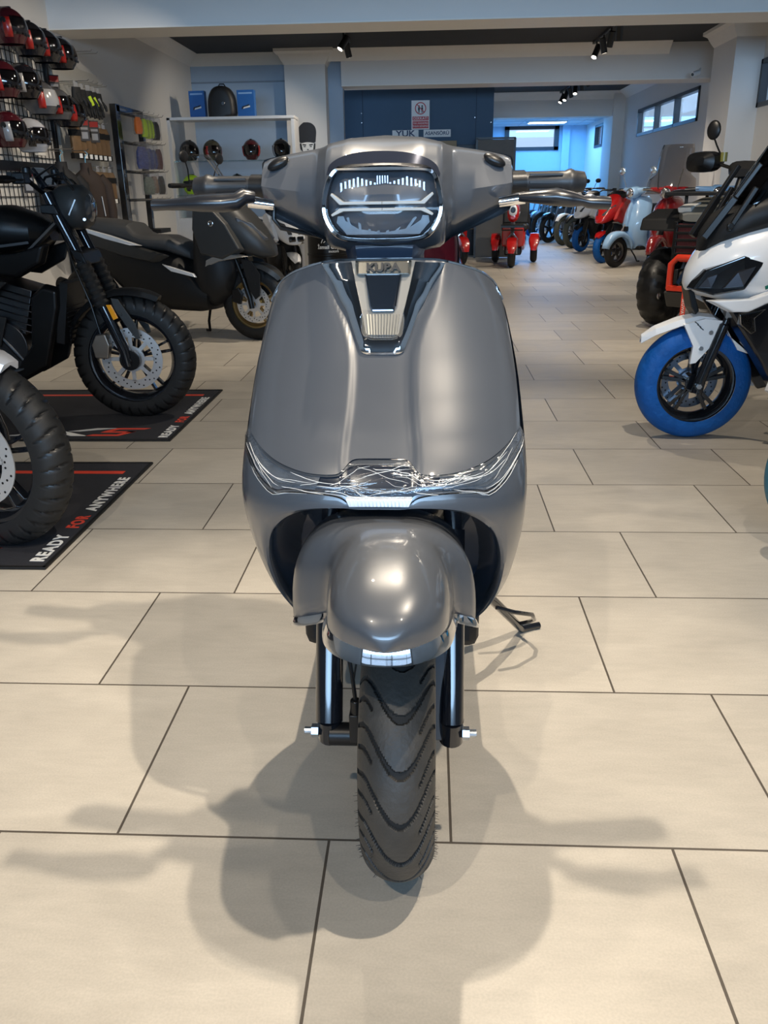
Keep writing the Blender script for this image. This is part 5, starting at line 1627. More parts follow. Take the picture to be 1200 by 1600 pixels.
# ------------------------------------------------------------------ goods lift and boards
YL = 16.0
lift = thing('goods_lift', 'dark blue panelled goods lift enclosure under two white signs', 'lift', (0, YL, 0))
b = MB(); b.box((-.24, .06, 2.35), (2.72, .12, .96)); b.box((-1.30, .06, .94), (.60, .12, 1.88)); b.box((.99, .06, .94), (.26, .12, 1.88))
b.build('lift_surround', PANELB, lift, smooth=False)
b = MB()
for x in (-1.16, .82): b.box((x, -.002, 2.35), (.006, .006, .96))
b.build('panel_seam', mat('seam_dark', (0.02, 0.03, 0.05), 0.7), lift, smooth=False)
b = MB(); b.box((-.07, .10, .94), (1.86, .04, 1.88)); b.build('lift_door', mat('lift_door_dark', (0.012, 0.022, 0.04), 0.45), lift, smooth=False)
b = MB()
for x, z in ((-1.5, 2.4), (-1.18, 2.25), (-1.18, 2.4), (.80, 2.30), (1.08, 2.22)): b.cyl((x, -.006, z), (x, 0, z), .008, 8)
b.build('rivet', STEEL, lift)
SGNW = mat('sign_white', (0.78, 0.76, 0.74), 0.45)
SGNR = mat('sign_red', (0.52, 0.05, 0.06), 0.5)
NAVYI = mat('lettering_navy', (0.015, 0.03, 0.10), 0.5)
sg1 = thing('warning_sign', 'red and white prohibition sign with crossed people, above the two lift signs', 'sign', (-.147, YL-.012, 2.355))
MB().box((0, 0, 0), (.315, .008, .46)).build('sign_plate', SGNW, sg1, smooth=False)
MB().lathe([(.082, -.0015), (.098, -.0015), (.098, .0015), (.082, .0015)], (0, -.006, .105), 'Y', 32, closedprof=True).build('prohibition_ring', SGNR, sg1)
b = MB(); b.bar((-.062, -.006, .167), (.062, -.006, .043), .003, .014); b.build('prohibition_slash', SGNR, sg1, smooth=False)
b = MB()
for x in (-.028, .028):
    b.cyl((x, -.0045, .140), (x, -.0065, .140), .014, 12); b.box((x, -.0055, .098), (.030, .002, .05)); b.box((x-.008, -.0055, .055), (.010, .002, .04)); b.box((x+.008, -.0055, .055), (.010, .002, .04))
b.build('people_pictogram', INKK, sg1, smooth=False)
b = MB(); b.box((0, -.005, -.055), (.28, .003, .065)).box((0, -.005, -.155), (.28, .003, .115)); b.build('red_field', SGNR, sg1, smooth=False)
text_part('DİKKAT!', .062, 'sign_lettering', SGNW, sg1, (0, -.008, -.055), (pi/2, 0, 0), .0005)
text_part('YÜK ASANSÖRÜ', .036, 'sign_lettering', SGNW, sg1, (0, -.008, -.132), (pi/2, 0, 0), .0005)
text_part('İNSAN BİNEMEZ', .036, 'sign_lettering', SGNW, sg1, (0, -.008, -.178), (pi/2, 0, 0), .0005)
s2 = thing('lift_sign', 'left white lift sign reading the short word, partly behind the scooter', 'sign', (-.412, YL-.012, 2.06))
MB().box((0, 0, 0), (.46, .008, .118)).build('sign_plate', SGNW, s2, smooth=False)
text_part('YÜK', .135, 'sign_lettering', NAVYI, s2, (0, -.006, 0), (pi/2, 0, 0), .0006, sx=1.25, bold=.003)
s3 = thing('lift_sign', 'right white lift sign with the longer word', 'sign', (.144, YL-.012, 2.06))
MB().box((0, 0, 0), (.475, .008, .118)).build('sign_plate', SGNW, s3, smooth=False)
text_part('ASANSÖRÜ', .078, 'sign_lettering', NAVYI, s3, (0, -.006, 0), (pi/2, 0, 0), .0006, sx=1.05, bold=.0015)
bw = MB().box((0, 0, .965), (1.2, .03, 1.93)).build('board', mat('board_tan', (0.30, 0.22, 0.12), 0.6, var=0.1), None, smooth=False, bevel=.003)
bw.location = (-.115, YL-.16, 0); tag(bw, 'tan wooden board leaning on the lift door below the signs', 'board')
gp = thing('partition_panel', 'dark grey partition panel standing right of the tan board', 'partition', (1.13, 15.35, 0))
MB().box((0, 0, .96), (.62, .035, 1.90)).build('panel', mat('partition_grey', (0.13, 0.125, 0.115), 0.65, var=0.08), gp, smooth=False, bevel=.004)
b = MB(); b.box((.32, 0, .965), (.035, .05, 1.93)).box((0, 0, 1.93), (.66, .05, .03)).box((-.32, 0, .965), (.035, .05, 1.93)); b.build('frame', FRAMEK, gp, smooth=False)

# portrait decal on the column
pt = thing('wall_portrait', 'black and white portrait decal of a person in a tall fur hat', 'portrait', (-1.82, 13.548, 1.88))
INKS = mat('decal_black', (0.015, 0.016, 0.02), 0.6)
MB().prism(resample(smoothc([(-.05, .215), (.05, .215), (.115, .17), (.14, .10), (.125, -.02), (.12, -.075), (.0, -.05), (-.12, -.075), (-.125, -.02), (-.14, .10), (-.115, .17), (-.05, .215)], 2), 48)[:-1], -.004, 0).build('fur_hat', INKS, pt, smooth=False)
fc = MB().prism(resample(smoothc([(-.095, -.06), (-.10, -.12), (-.075, -.18), (-.03, -.225), (.03, -.225), (.075, -.18), (.10, -.12), (.095, -.06), (0, -.045), (-.095, -.06)], 2), 40)[:-1], -.003, 0).build('face', INKW, pt, smooth=False)
b = MB()
for sg in (-1, 1):
    b.prism([(sg*.018, -.088), (sg*.078, -.080), (sg*.080, -.096), (sg*.03, -.104)], -.0045, -.003).prism([(sg*.028, -.112), (sg*.065, -.108), (sg*.06, -.124), (sg*.03, -.122)], -.0045, -.003)
    b.prism([(sg*.095, -.07), (sg*.118, -.075), (sg*.112, -.15), (sg*.075, -.19), (sg*.085, -.13)], -.0045, -.003)
b.prism([(-.012, -.165), (.012, -.165), (.016, -.155), (0, -.150), (-.016, -.155)], -.0045, -.003).prism([(-.035, -.190), (.035, -.190), (.02, -.200), (-.02, -.200)], -.0045, -.003)
b.build('features', INKS, fc, smooth=False)

# ------------------------------------------------------------------ ceiling spot tracks
TRK = mat('track_black', (0.015, 0.015, 0.016), 0.45)
GLOW = mat('spot_glow', (1, 0.95, 0.85), 0.4, emis=(1.0, 0.90, 0.74), estr=14)
def track(label, x, y0, y1, heads):
    T = thing('spot_track', label, 'track light', (x, (y0+y1)/2, ZC))
    MB().box((0, 0, -.018), (.035, y1-y0, .035)).build('rail', TRK, T, smooth=False)
    for y, d in heads:
        yy = y-(y0+y1)/2; dv = Vector(d).normalized()
        c = Vector((0, yy, -.16))
        h = MB(); h.cyl(c-dv*.09, c+dv*.09, .042, 20); h.cyl((0, yy, -.03), c, .011, 8)
        ho = h.build('lamp_head', TRK, T)
        g = MB(); g.cyl(c+dv*.088, c+dv*.0915, .034, 20); g.build('lamp_lens', GLOW, ho)
track('short ceiling track with two black spots in the left bay', -1.1, 11.7, 12.9, [(12.05, (-.5, -.3, -.8)), (12.6, (.2, .3, -.9))])
track('ceiling track with four black spots before the second beam, right of centre', 2.33, 11.4, 13.5, [(11.75, (.1, .4, -.9)), (12.25, (-.1, .35, -.9)), (12.75, (.25, .2, -.9)), (13.25, (-.35, -.35, -.8))])
track('far ceiling track with six black spots beyond the second beam', 2.80, 16.2, 20.0, [(16.6, (.3, .4, -.8)), (17.2, (.2, .4, -.9)), (17.9, (-.1, -.4, -.9)), (18.5, (.3, .2, -.8)), (19.1, (-.3, -.3, -.9)), (19.6, (-.4, -.2, -.8))])
for l, t, e in (((-1.1, 12.0, 2.80), (-2.9, 12.9, 1.0), 60), ((2.3, 12.0, 2.8), (2.7, 13.4, .2), 110), ((2.3, 13.2, 2.8), (1.2, 13.0, 0), 90), ((2.8, 17.9, 2.8), (2.4, 17.0, 0), 110), ((2.8, 19.3, 2.8), (2.3, 18.6, 0), 80), ((0.3, 9.8, 2.88), (0.5, 9.6, 0), 110), ((1.6, 10.2, 2.88), (2.8, 11.6, .3), 90), ((-.6, 10.2, 2.88), (-1.5, 10.3, .4), 80)):
    spot(l, t, e, 100)
# ------------------------------------------------------------------ mats with lettering
MATK = mat('mat_carpet_black', (0.016, 0.017, 0.024), 0.9, var=0.25, scale=60, bump=0.3, bscale=400)
def floor_mat(label, x1, y0, y1, length):
    T = thing('floor_mat', label, 'floor mat', (x1, y0, 0))
    b = MB()
    w, h = length, y1-y0
    b.box((-w/2, h/2, .003), (w, h, .006)); base = b.build('carpet', MATK, T, smooth=False, bevel=.002)
    e = MB()
    for p, q in (((-w, .006), (0, .006)), ((-w, h-.006), (0, h-.006)), ((-.006, 0), (-.006, h)), ((-w+.006, 0), (-w+.006, h))):
        e.bar((p[0], p[1], .0045), (q[0], q[1], .0045), .014, .009)
    e.build('stitched_edge', BLACKM, T, smooth=False, bevel=.002)
    s = MB(); s.box((-w/2-.03, h-.14, .0066), (w-.10, .035, .0008)); s.build('red_stripe', INKR, base, smooth=False)
    for word, c, y, k in (('READY', INKW, .16, 1.0), ('FOR', INKR, .395, .9), ('ANYWHERE', INKW, .70, 1.0)):
        text_part(word, .062, 'mat_lettering', c, base, (-.05, y, .0064), (0, 0, pi/2), .0004, sx=1.0*k, bold=.0025, spacing=1.22)
    sh = lambda u, v: (-.445+.165*u+.11*v, .076+.141*v)      # slanted logo, unit square
    l = MB()
    for q in ([(-2.55, 1), (-2.1, 1), (.05, 0), (-.45, 0)], [(-2.6, 0), (-2.15, 0), (-1.25, .42), (-1.6, .42)], [(-.62, 1), (.02, 1), (-.75, .58), (-1.1, .58)]):
        l.prism([sh(*p) for p in q], .0062, .007, plane='XY')
    l.build('white_logo', INKW, base, smooth=False)
    r = MB()
    for q in ([(0, 0), (1, 0), (1, .17), (.06, .17)], [(.78, .17), (1, .17), (1, .58), (.78, .58)], [(.05, .42), (1, .42), (1, .58), (.0, .58)], [(0, .58), (.22, .58), (.22, .84), (0, .84)], [(0, .84), (1.0, .84), (1.05, 1), (0, 1)]):
        r.prism([sh(*p) for p in q], .0062, .007, plane='XY')
    r.build('red_logo', INKR, base, smooth=False)
    return T
floor_mat('black carpet mat with red stripe under the naked motorcycle with gaiters', -1.232, 3.775, 4.865, 2.25)
floor_mat('black carpet mat with red stripe under the motorcycle at the left frame edge', -1.205, 2.325, 3.425, 2.25)

# ------------------------------------------------------------------ helmets
VENT = mat('vent_red', (0.32, 0.012, 0.01), 0.3, coat=0.4)
VIS = glassy('helmet_visor', (0.35, 0.33, 0.36), 0.10, 0.05)
SHELLK = mat('helmet_black', (0.010, 0.010, 0.013), 0.2, coat=0.8)
LININGK = mat('helmet_lining', (0.02, 0.02, 0.02), 0.9)
def make_helmet(label, cat_group):
    """faces +x, origin at its lowest point"""
    T = thing('helmet', label, 'helmet', (0, 0, 0), 0, cat_group)
    n1, n2 = 32, 20
    def pt(i, j, k=1.0):
        a = 2*pi*i/n1; t = -0.95+(pi/2+0.95)*j/n2
        x, y, z = .150*cos(t)*cos(a), .122*cos(t)*sin(a), .140*sin(t)
        f = max(0, cos(a))
        x += .030*f*max(0, -sin(t)+.15)       # chin bar pushes forward
        if j == 0: z -= .01
        return (x*k, y*k, z*k+.135)
    b = MB(); vs = [pt(i, j) for j in range(n2+1) for i in range(n1)]; fs = []
    for j in range(n2):
        for i in range(n1):
            k = (i+1) % n1
            a = 2*pi*(i+.5)/n1; t = -0.95+(pi/2+0.95)*(j+.5)/n2
            aa = min(a, 2*pi-a)
            if aa < 1.12 and -.42 < t < .42: continue      # eye port
            fs.append((j*n1+i, j*n1+k, (j+1)*n1+k, (j+1)*n1+i))
    b.add(vs, fs)
    sh = b.build('shell', SHELLK, T, ang=60)
    b = MB(); vs = [pt(i, j, .93) for j in range(n2+1) for i in range(n1)]
    b.add(vs, [(j*n1+i, j*n1+(i+1) % n1, (j+1)*n1+(i+1) % n1, (j+1)*n1+i) for j in range(n2) for i in range(n1)])
    b.build('lining', LININGK, T)
    b = MB(); vs = []; fs = []
    for j in range(9):
        for i in range(21):
            a = -1.02+2.04*i/20; t = -.46+.94*j/8
            x, y, z = .155*cos(t)*cos(a), .127*cos(t)*sin(a), .145*sin(t)
            x += .030*max(0, cos(a))*max(0, -sin(t)+.15)
            vs.append((x, y, z+.135))
    for j in range(8):
        for i in range(20): fs.append((j*21+i, j*21+i+1, (j+1)*21+i+1, (j+1)*21+i))
    b.add(vs, fs); b.build('visor', VIS, T, ang=60)
    for sg in (-1, 1):
        b = MB(); b.lathe([(0, -.004), (.020, -.004), (.024, 0), (.020, .004), (0, .004)], (.03, sg*.122, .165), 'Y', 20); b.build('visor_hinge', BLACK, T)
        b = MB(); rs = []
        for q in range(7):
            t = -.62+1.0*q/6; a0_ = sg*(1.0+.04*(q/6)); a1_ = sg*(1.42-.02*q/6)
            rs.append([(.158*cos(t)*cos(a)+.03*max(0, cos(a))*max(0, -sin(t)+.15), .130*cos(t)*sin(a), .146*sin(t)+.135) for a in (a0_, (a0_+a1_)/2, a1_)])
        b.rings(rs, closed=False, caps=False); b.build('side_panel', VENT, T, solid=.004)
    b = MB(); b.box((.150, 0, .075), (.03, .06, .02), (0, .3, 0)); b.build('chin_vent', BLACK, T, bevel=.004)
    b = MB(); b.box((.0, 0, .272), (.10, .03, .010)); b.build('top_vent', BLACK, T, bevel=.004)
    return T
SHW = mat('helmet_white', (0.40, 0.40, 0.42), 0.22, coat=0.8)
SHG = mat('helmet_graphite', (0.07, 0.07, 0.075), 0.3, coat=0.6)
SHR = mat('helmet_dark_red', (0.055, 0.006, 0.01), 0.25, coat=0.8)
SHL = mat('helmet_lime', (0.50, 0.72, 0.03), 0.35, coat=0.4)
SHC = mat('helmet_camo', (0.06, 0.055, 0.035), 0.4, var=0.95, scale=26)
PALE = mat('panel_pale', (0.30, 0.30, 0.31), 0.2, coat=0.5)
BLK2 = SHELLK
h0 = make_helmet('black helmet with red side panel, rightmost of the top helmet row on the left wall', 'helmets on the left wall')
def put(h, x, y, z, rz, label=None, group=None, swap=None, first=False):
    o = h if first else dup(h, label, (0, 0, 0), 0, group, swap)
    o.location = (x, y, z); o.rotation_euler = (0, 0, rz)
    return o
HX = -3.385
put(h0, HX, 8.42, 2.19, radians(8), first=True)
WG = 'helmets on the left wall'
for lab, y, z, sw, rz, dx in (
    ('black helmet with red side panel, second from right in the top wall row', 8.09, 2.20, None, 6, 0),
    ('black helmet with red side panel, third from right in the top wall row', 7.78, 2.21, None, 4, 0),
    ('dark red and black helmet in the top wall row, at the left frame edge', 7.40, 2.24, {'helmet_black': SHR}, 0, .02),
    ('black helmet in the middle wall row, second from the left frame edge', 7.52, 1.86, {'vent_red': PALE}, -6, .02),
    ('graphite helmet with pale visor and red side panel in the middle wall row', 7.86, 1.77, {'helmet_black': SHG, 'helmet_visor': PALE}, 4, 0),
    ('graphite helmet with dark visor, second from right in the middle wall row', 8.17, 1.75, {'helmet_black': SHG}, 10, 0),
    ('black helmet with red side panel, rightmost of the middle wall row', 8.43, 1.71, None, 22, 0),
    ('dark red helmet at the left frame edge below the middle wall row', 7.12, 1.83, {'helmet_black': SHR}, -10, .03),
    ('white striped helmet in the lower wall row above the motorcycle handlebar', 7.50, 1.45, {'helmet_black': SHW, 'vent_red': SHELLK}, 0, .03),
    ('dark red helmet in the lower wall row at the left frame edge', 7.10, 1.47, {'helmet_black': SHR, 'vent_red': PALE}, 0, .03)):
    put(h0, HX+dx, y, z, radians(rz), lab, WG, sw)

# wire grid with a frame, on the wall behind the helmets
g = thing('wire_grid', 'black wire display grid on the left wall carrying the helmets', 'display grid', (XL+.012, 7.7, 0))
b = MB()
for k in range(22): b.bar((0, -1.0+.083*k, .75), (0, -1.0+.083*k, 2.52), .006, .006)
for k in range(22): b.bar((0, -1.0, .78+.083*k), (0, .80, .78+.083*k), .006, .006)
b.build('wires', BLACK, g, smooth=False)
for y in (-1.02, .84): MB().box((.008, y, 1.28), (.034, .05, 2.56)).build('post', BLACK, g, smooth=False, bevel=.003)
MB().box((.014, -.1, 1.36), (.02, 1.86, .08)).build('cross_rail', BLACK, g, smooth=False)
for y, z in ((8.42, 2.33), (8.09, 2.34), (7.78, 2.35), (7.40, 2.38), (7.52, 2.0), (7.86, 1.91), (8.17, 1.89), (8.46, 1.85), (7.12, 1.97), (7.5, 1.59), (7.1, 1.61)):
    MB().cyl((.0, y-7.7, z), (.085, y-7.7, z+.004), .006, 6).build('hook', STEELD, g)

# hang tags
TAGK = mat('tag_black', (0.02, 0.02, 0.025), 0.5)
def hang_tag(label, x, y, z, first=None):
    if first is None:
        T = thing('hang_tag', label, 'tag', (x, y, z), 0, 'red headed hang tags')
        MB().box((0, 0, 0), (.004, .095, .20)).build('card', TAGK, T, smooth=False)
        MB().box((.0026, 0, .065), (.001, .085, .05)).build('red_head', VENT, T, smooth=False)
        b = MB(); b.box((.0026, 0, .012), (.001, .07, .022)); b.box((.0026, 0, -.05), (.001, .06, .06)); b.build('pale_print', PALE, T, smooth=False)
        return T
    return dup(first, label, (x, y, z), 0)
ht = hang_tag('red headed black tag in front of the brown packs, left one', -3.352, 8.71, 1.712)
ht.rotation_euler = (0, 0, radians(-50))
for lab, x, y, z in (('red headed black tag in front of the brown packs, right one', -3.352, 8.97, 1.712), ('red headed black tag hanging above the motorcycle handlebar', -3.525, 7.70, 1.24),
                     ('dark tag hanging between the top and middle helmet rows', -3.54, 8.60, 2.08)):
    t = hang_tag(lab, x, y, z, ht); t.rotation_euler = (0, 0, radians(-50))
gb = thing('grid_box', 'small dark packet with white label on the wire grid', 'packet', (XL+.075, 8.03, 1.58))
MB().box((0, 0, .05), (.03, .14, .16)).build('packet', mat('packet_grey', (0.06, 0.06, 0.06), 0.5), gb, smooth=False)
MB().box((.0, 0, -.075), (.032, .15, .09)).build('white_label', INKW, gb, smooth=False)

# slotted wall plate right of the grid
sbox('trim_16', XL, XL+.025, 8.66, 9.85, .5, 2.32, mat('slat_plate_pale', (0.55, 0.54, 0.50), 0.5, var=0.04))
def peg_row(label, y0, y1, z, n, L=.30, group=None):
    T = thing('peg_row', label, 'wall pegs', (XL+.02, y0, z), 0, group)
    for k in range(n):
        y = (y1-y0)*k/max(1, n-1)
        MB().tube([(0, y, 0), (L, y, 0), (L+.015, y, .015)], .004, 6).build('peg', STEEL, T)
    return T
PG = 'wall pegs on the left wall'
peg_row('row of steel pegs holding the gloves', 8.66, 9.14, 2.13, 5, .34, PG)
peg_row('pair of steel pegs holding the two jackets', 8.06, 8.42, 1.512, 2, .34, PG)
peg_row('row of steel pegs holding the upper brown packs', 8.58, 9.36, 1.805, 7, .22, PG)
peg_row('row of steel pegs holding the lower brown packs', 9.06, 9.40, 1.385, 3, .22, PG)
peg_row('pair of empty steel pegs above the gloves', 8.95, 9.1, 2.42, 2, .30, PG)

# gloves
GLK = mat('glove_black', (0.012, 0.012, 0.013), 0.7, bump=0.2, bscale=80)
LIME = mat('lime_yellow', (0.60, 0.80, 0.04), 0.5)
def glove(label, trim):
    T = thing('glove', label, 'glove', (0, 0, 0), 0, 'gloves on wall pegs')
    b = MB(); b.loft([(-.02, -.045, .045, .020), (.02, -.05, .05, .024), (.07, -.055, .055, .026), (.12, -.055, .055, .024), (.14, -.05, .05, .02)], 14, 2.6)
    b.v = [(y, z, -x) for x, y, z in b.v]
    p = b.build('palm', GLK, T)
    for k, (yy, L) in enumerate(((-.038, .075), (-.013, .09), (.013, .085), (.038, .065))):
        f = MB(); f.tube([(0, yy, -.13), (.006, yy*1.1, -.13-L*.5), (.016, yy*1.15, -.13-L)], [.0155, .014, .010], 10); f.build('finger', GLK, p)
    f = MB(); f.tube([(0, .045, -.06), (.012, .075, -.10), (.02, .08, -.14)], [.018, .016, .011], 10); f.build('thumb', GLK, p)
    f = MB(); f.box((.024, .01, -.07), (.012, .035, .09), (0.4, 0, 0)); f.build('knuckle_stripe', trim, T, bevel=.004)
    c = MB(); c.box((0, 0, .035), (.004, .05, .075)); c.build('header_card', mat('card_grey', (0.32, 0.31, 0.30), 0.5), T, smooth=False)
    return T
g0 = glove('black glove nearest the helmets on the upper pegs', GLK)
put(g0, -3.36, 8.66, 2.06, radians(-35), first=True)
for lab, x, y, z, tr in (('black glove second from the helmets on the upper pegs', -3.36, 8.78, 2.05, GLK), ('black glove with lime stripe, left one of the two with lime stripes', -3.34, 8.90, 2.05, LIME),
                         ('black glove with lime stripe, right one of the two with lime stripes', -3.34, 9.02, 2.05, LIME), ('black glove with pale stripe at the right end of the upper pegs', -3.34, 9.14, 2.05, PALE)):
    o = dup(g0, lab, (x, y, z), radians(-35))
    for ch in o.children:
        if ch.name.startswith('knuckle'):
            ch.material_slots[0].link = 'OBJECT'; ch.material_slots[0].material = tr
# brown packs of sleeves
BRN = mat('pack_brown', (0.16, 0.095, 0.045), 0.5, var=0.5, scale=14)
def pack(label):
    T = thing('pack', label, 'packet', (0, 0, 0), 0, 'brown packs on wall pegs')
    b = MB(); b.loft([(-.20, -.045, .045, .012, 4), (-.16, -.055, .055, .022, 4), (.06, -.055, .055, .022, 4), (.10, -.04, .04, .008, 4)], 12)
    b.v = [(y, z, x) for x, y, z in b.v]; b.build('sleeve', BRN, T)
    MB().box((0, 0, .02), (.050, .112, .055)).build('dark_band', BLACKM, T, smooth=False)
    MB().box((0, 0, -.185), (.052, .114, .05)).build('dark_foot', BLACKM, T, smooth=False)
    MB().box((.027, .02, -.185), (.003, .035, .04)).build('white_label', INKW, T, smooth=False)
    MB().box((0, 0, .125), (.004, .04, .06)).build('hanger', PALE, T, smooth=False)
    return T
p0 = pack('brown pack on the upper pegs, nearest the helmets')
put(p0, -3.40, 8.58, 1.66, radians(-30), first=True)
ordn = ['second', 'third', 'fourth', 'fifth', 'sixth', 'seventh']
for k in range(6): dup(p0, '%s brown pack from the helmets on the upper pegs' % ordn[k], (-3.40, 8.71+.13*k, 1.66), radians(-30))
for k, w in enumerate(('left', 'middle', 'right')): dup(p0, '%s one of three brown packs on the lower pegs behind the jacket' % w, (-3.40, 9.06+.17*k, 1.24), radians(-30))
# jackets on hangers
def jacket(label, m, loc, rz):
    T = thing('jacket', label, 'jacket', loc, rz)
    b = MB(); b.loft([(-.58, -.24, .24, .05, 2.6), (-.40, -.25, .25, .075, 2.6), (-.12, -.24, .24, .085, 2.6), (-.02, -.19, .19, .07, 2.4), (.04, -.08, .08, .05, 2.2), (.10, -.075, .075, .045, 2.2)], 24)
    b.v = [(y, z*.68, x) for x, y, z in b.v]
    j = b.build('body', m, T, ang=60)
    for sg in (-1, 1):
        s = MB(); s.tube([(0, sg*.115, -.03), (.0, sg*.17, -.10), (.02, sg*.195, -.33), (.03, sg*.185, -.52)], [.05, .06, .05, .04], 14); s.build('sleeve', m, T)
    z = MB(); z.bar((.074, .0, -.58), (.064, .0, .06), .006, .004); z.build('zip', BLACK, T)
    z = MB(); z.bar((.086, .10, -.38), (.088, .085, -.20), .012, .004); z.build('white_stripe', INKW, T)
    h = MB(); h.tube([(0, 0, .09), (0, 0, .15), (.0, .03, .18), (0, .0, .21)], .004, 6); h.build('hanger', mat('hanger_blue', (0.2, 0.5, 0.7), 0.3), T)
    return T
jacket('brown jacket with a white chest stripe hanging on the left wall', mat('jacket_brown', (0.030, 0.018, 0.013), 0.8, var=0.2), (-3.27, 8.42, 1.305), radians(-50))
jacket('black jacket hanging left of the brown jacket', mat('jacket_black', (0.006, 0.006, 0.007), 0.75, var=0.2), (-3.36, 8.06, 1.305), radians(-50))

# accessory stand
st = thing('accessory_stand', 'black metal accessory stand with peg bars beside the white display unit', 'display stand', (-3.42, 10.2, 0))
MB().box((0, -.36, 1.02), (.07, .13, 2.04)).build('post', BLACKG, st, smooth=False, bevel=.004)
MB().box((0, .05, 2.0), (.07, .90, .07)).build('top_bar', BLACKG, st, smooth=False, bevel=.004)
MB().box((0, .48, 1.0), (.06, .08, 1.98)).build('post', BLACKG, st, smooth=False, bevel=.004)
MB().box((.05, .50, .70), (.24, .42, .05)).build('tray', BLACKM, st, smooth=False, bevel=.005)
MB().box((.05, .1, .03), (.40, 1.0, .06)).build('base', BLACKM, st, smooth=False, bevel=.005)
for z in (1.96, 1.66, 1.36, 1.06):
    MB().box((.03, .08, z), (.03, .80, .03)).build('peg_bar', BLACK, st, smooth=False)
    for y in (-.2, -.02, .16, .34, .50): MB().tube([(.03, y, z), (.26, y, z+.01), (.275, y, z+.03)], .004, 6).build('peg', STEEL, st)
BAG = glassy('bag_clear', (0.92, 0.93, 0.95), 0.12, 0.15, 0.6, 20)
ORG = mat('packet_orange', (0.80, 0.17, 0.01), 0.5); BLUEP = mat('packet_blue', (0.03, 0.05, 0.18), 0.4, var=0.8, scale=40)
BRW2 = mat('packet_maroon', (0.10, 0.03, 0.03), 0.5, var=0.6, scale=40); GRN2 = mat('packet_mixed', (0.10, 0.12, 0.09), 0.4, var=0.9, scale=45)
def packet(label, m, w=.09, h=.20, d=.03, first=None):
    T = thing('packet', label, 'packet', (0, 0, 0), 0, 'packets on the accessory stand')
    b = MB(); b.loft([(-h, -w*.42, w*.42, d*.5, 3), (-h*.8, -w*.5, w*.5, d, 3), (-h*.35, -w*.46, w*.46, d*.8, 3), (-h*.15, -w*.3, w*.3, d*.4, 3)], 12)
    b.v = [(y, z, x) for x, y, z in b.v]; b.build('contents', m, T)
    b = MB(); b.box((0, 0, -h*.5), (d*2.2, w*1.1, h*1.06)); b.build('clear_bag', BAG, T, smooth=False, bevel=.01)
    return T
for lab, m, y, z, w, h in (
    ('orange packet at the left end of the top peg bar', ORG, -.20, 1.95, .10, .20),
    ('leftmost of three lime packets on the top peg bar', LIME, .00, 1.95, .085, .22),
    ('middle one of three lime packets on the top peg bar', LIME, .12, 1.95, .085, .23),
    ('rightmost of three lime packets on the top peg bar', LIME, .24, 1.95, .085, .22),
    ('black packet right of the lime packets on the top peg bar', BLACK, .42, 1.95, .12, .23),
    ('largest blue packet at the left of the second peg bar', BLUEP, -.18, 1.66, .17, .27),
    ('blue packet in the middle of the second peg bar', BLUEP, .03, 1.65, .15, .26),
    ('blue packet right of the middle of the second peg bar', BLUEP, .20, 1.64, .13, .24),
    ('maroon packet at the right of the second peg bar', BRW2, .44, 1.66, .10, .26),
    ('green grey packet at the left of the third peg bar', GRN2, -.04, 1.34, .16, .22),
    ('pale brown packet in the middle of the third peg bar', BRN, .17, 1.35, .10, .22),
    ('dark packet at the right of the third peg bar', BLACK, .44, 1.36, .10, .24)):
    o = packet(lab, m, w, h); o.location = (-3.42+.19, 10.2+y, z); o.rotation_euler = (0, 0, radians(-28))

# ------------------------------------------------------------------ white display unit in the corner bay
UN = thing('display_unit', 'white framed display unit with a glass shelf holding helmets', 'display unit', (-2.72, 12.6, 0))
WHU = mat('unit_white', (0.72, 0.72, 0.72), 0.4)
MB().box((-.86, .0, 1.05), (.045, .42, 2.10)).build('side_panel', WHU, UN, smooth=False, bevel=.002)
MB().box((.86, .0, 1.03), (.045, .42, 2.06)).build('side_panel', WHU, UN, smooth=False, bevel=.002)
MB().box((0, .0, 2.085), (1.765, .42, .035)).build('top_panel', WHU, UN, smooth=False, bevel=.002)
for z in (1.545, 1.10): MB().box((0, .0, z), (1.675, .38, .012)).build('glass_shelf', glassy('shelf_glass_%d' % int(z*100), (0.75, 0.85, 0.85), 0.12, 0.02), UN, smooth=False)
MB().box((0, .0, .40), (1.675, .40, .80)).build('base_cabinet', WHU, UN, smooth=False, bevel=.002)
SG_ = 'helmets in the display unit'
for lab, x, z, sw, rz in (('black helmet at the left end of the glass shelf', -3.38, 1.551, {'vent_red': SHELLK}, -40), ('camouflage helmet second from left on the glass shelf', -3.05, 1.551, {'helmet_black': SHC}, -50),
                          ('red and black helmet second from right on the glass shelf', -2.49, 1.551, {'helmet_black': SHR}, -85), ('black and white helmet at the right end of the glass shelf', -2.07, 1.551, {'vent_red': PALE}, -75),
                          ('lime yellow helmet on the lower glass shelf', -3.38, 1.106, {'helmet_black': SHL, 'vent_red': SHELLK}, -40), ('black helmet in the middle of the lower glass shelf', -2.72, 1.106, {'vent_red': SHELLK}, -80)):
    put(h0, x, 12.60, z, radians(rz), lab, SG_, sw)
BOXB = mat('box_blue', (0.02, 0.13, 0.42), 0.4)
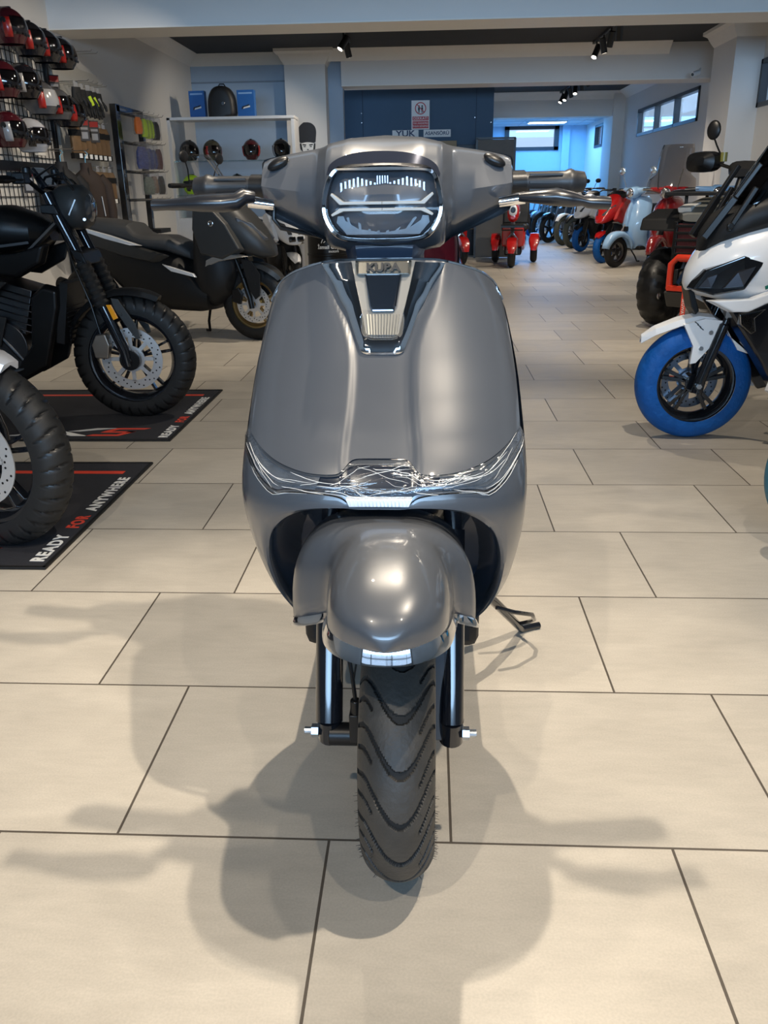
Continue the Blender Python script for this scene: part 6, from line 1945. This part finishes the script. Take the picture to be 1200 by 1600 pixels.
for lab, x, w in (('blue box left of the black backpack on the white unit', -3.20, .22), ('blue box right of the black backpack on the white unit', -2.52, .24)):
    T = thing('product_box', lab, 'box', (x, 12.62, 2.103), radians(-4), 'blue boxes on the unit')
    MB().box((0, 0, .17), (w, .10, .34)).build('carton', BOXB, T, smooth=False, bevel=.002)
    b = MB(); b.prism([(-.06, .10), (.03, .13), (.055, .165), (.01, .15), (-.05, .135)], -.054, -.0505); b.build('printed_product', INKK, T, smooth=False)
    b = MB(); b.prism([(-.04, .105), (.06, .125), (.06, .145), (-.03, .125)], -.0555, -.0545); b.build('printed_flash', INKW, T, smooth=False)
    MB().box((0, -.0505, .30), (w*.8, .001, .02)).build('printed_title', mat('print_pale_blue', (0.25, 0.45, 0.75), 0.5), T, smooth=False)
bk = thing('backpack', 'black hard shell backpack between two blue boxes on the white unit', 'backpack', (-2.86, 12.62, 2.103))
b = MB()
ol = resample(smoothc([(-.19, 0), (-.195, .10), (-.185, .25), (-.13, .36), (-.05, .40), (.05, .40), (.13, .36), (.185, .25), (.195, .10), (.19, 0), (-.19, 0)], 2), 48)[:-1]
b.rings([[(x*k, d, z*(.5+.5*k) + (1-k)*.02) for x, z in ol] for k, d in ((.96, .10), (1.0, .06), (1.0, -.02), (.95, -.09), (.80, -.12), (.60, -.13))])
b.build('shell', mat('shell_black', (0.012, 0.012, 0.013), 0.5), bk, ang=60)
MB().lathe([(0, -.004), (.022, -.004), (.026, 0), (.022, .002)], (.04, -.135, .17), 'Y', 20).build('round_badge', STEELD, bk)
MB().box((.0, -.118, .345), (.05, .01, .014)).build('name_label', STEEL, bk, smooth=False)
MB().tube([(-.05, .04, .39), (-.03, .04, .425), (.03, .04, .425), (.05, .04, .39)], .008, 8).build('carry_handle', BLACK, bk)
# camera on the column head, right
cm = thing('wall_camera', 'small white wall camera under the ceiling by the right column', 'camera', (3.80, 13.35, 2.62))
MB().cyl((0, .0, 0), (-.10, -.06, -.03), .035, 16).build('housing', WHU, cm)
MB().cyl((-.10, -.06, -.03), (-.104, -.0625, -.0315), .022, 14).build('lens', BLACKG, cm)
MB().cyl((0, 0, .0), (.04, .08, .06), .015, 10).build('bracket', WHU, cm)
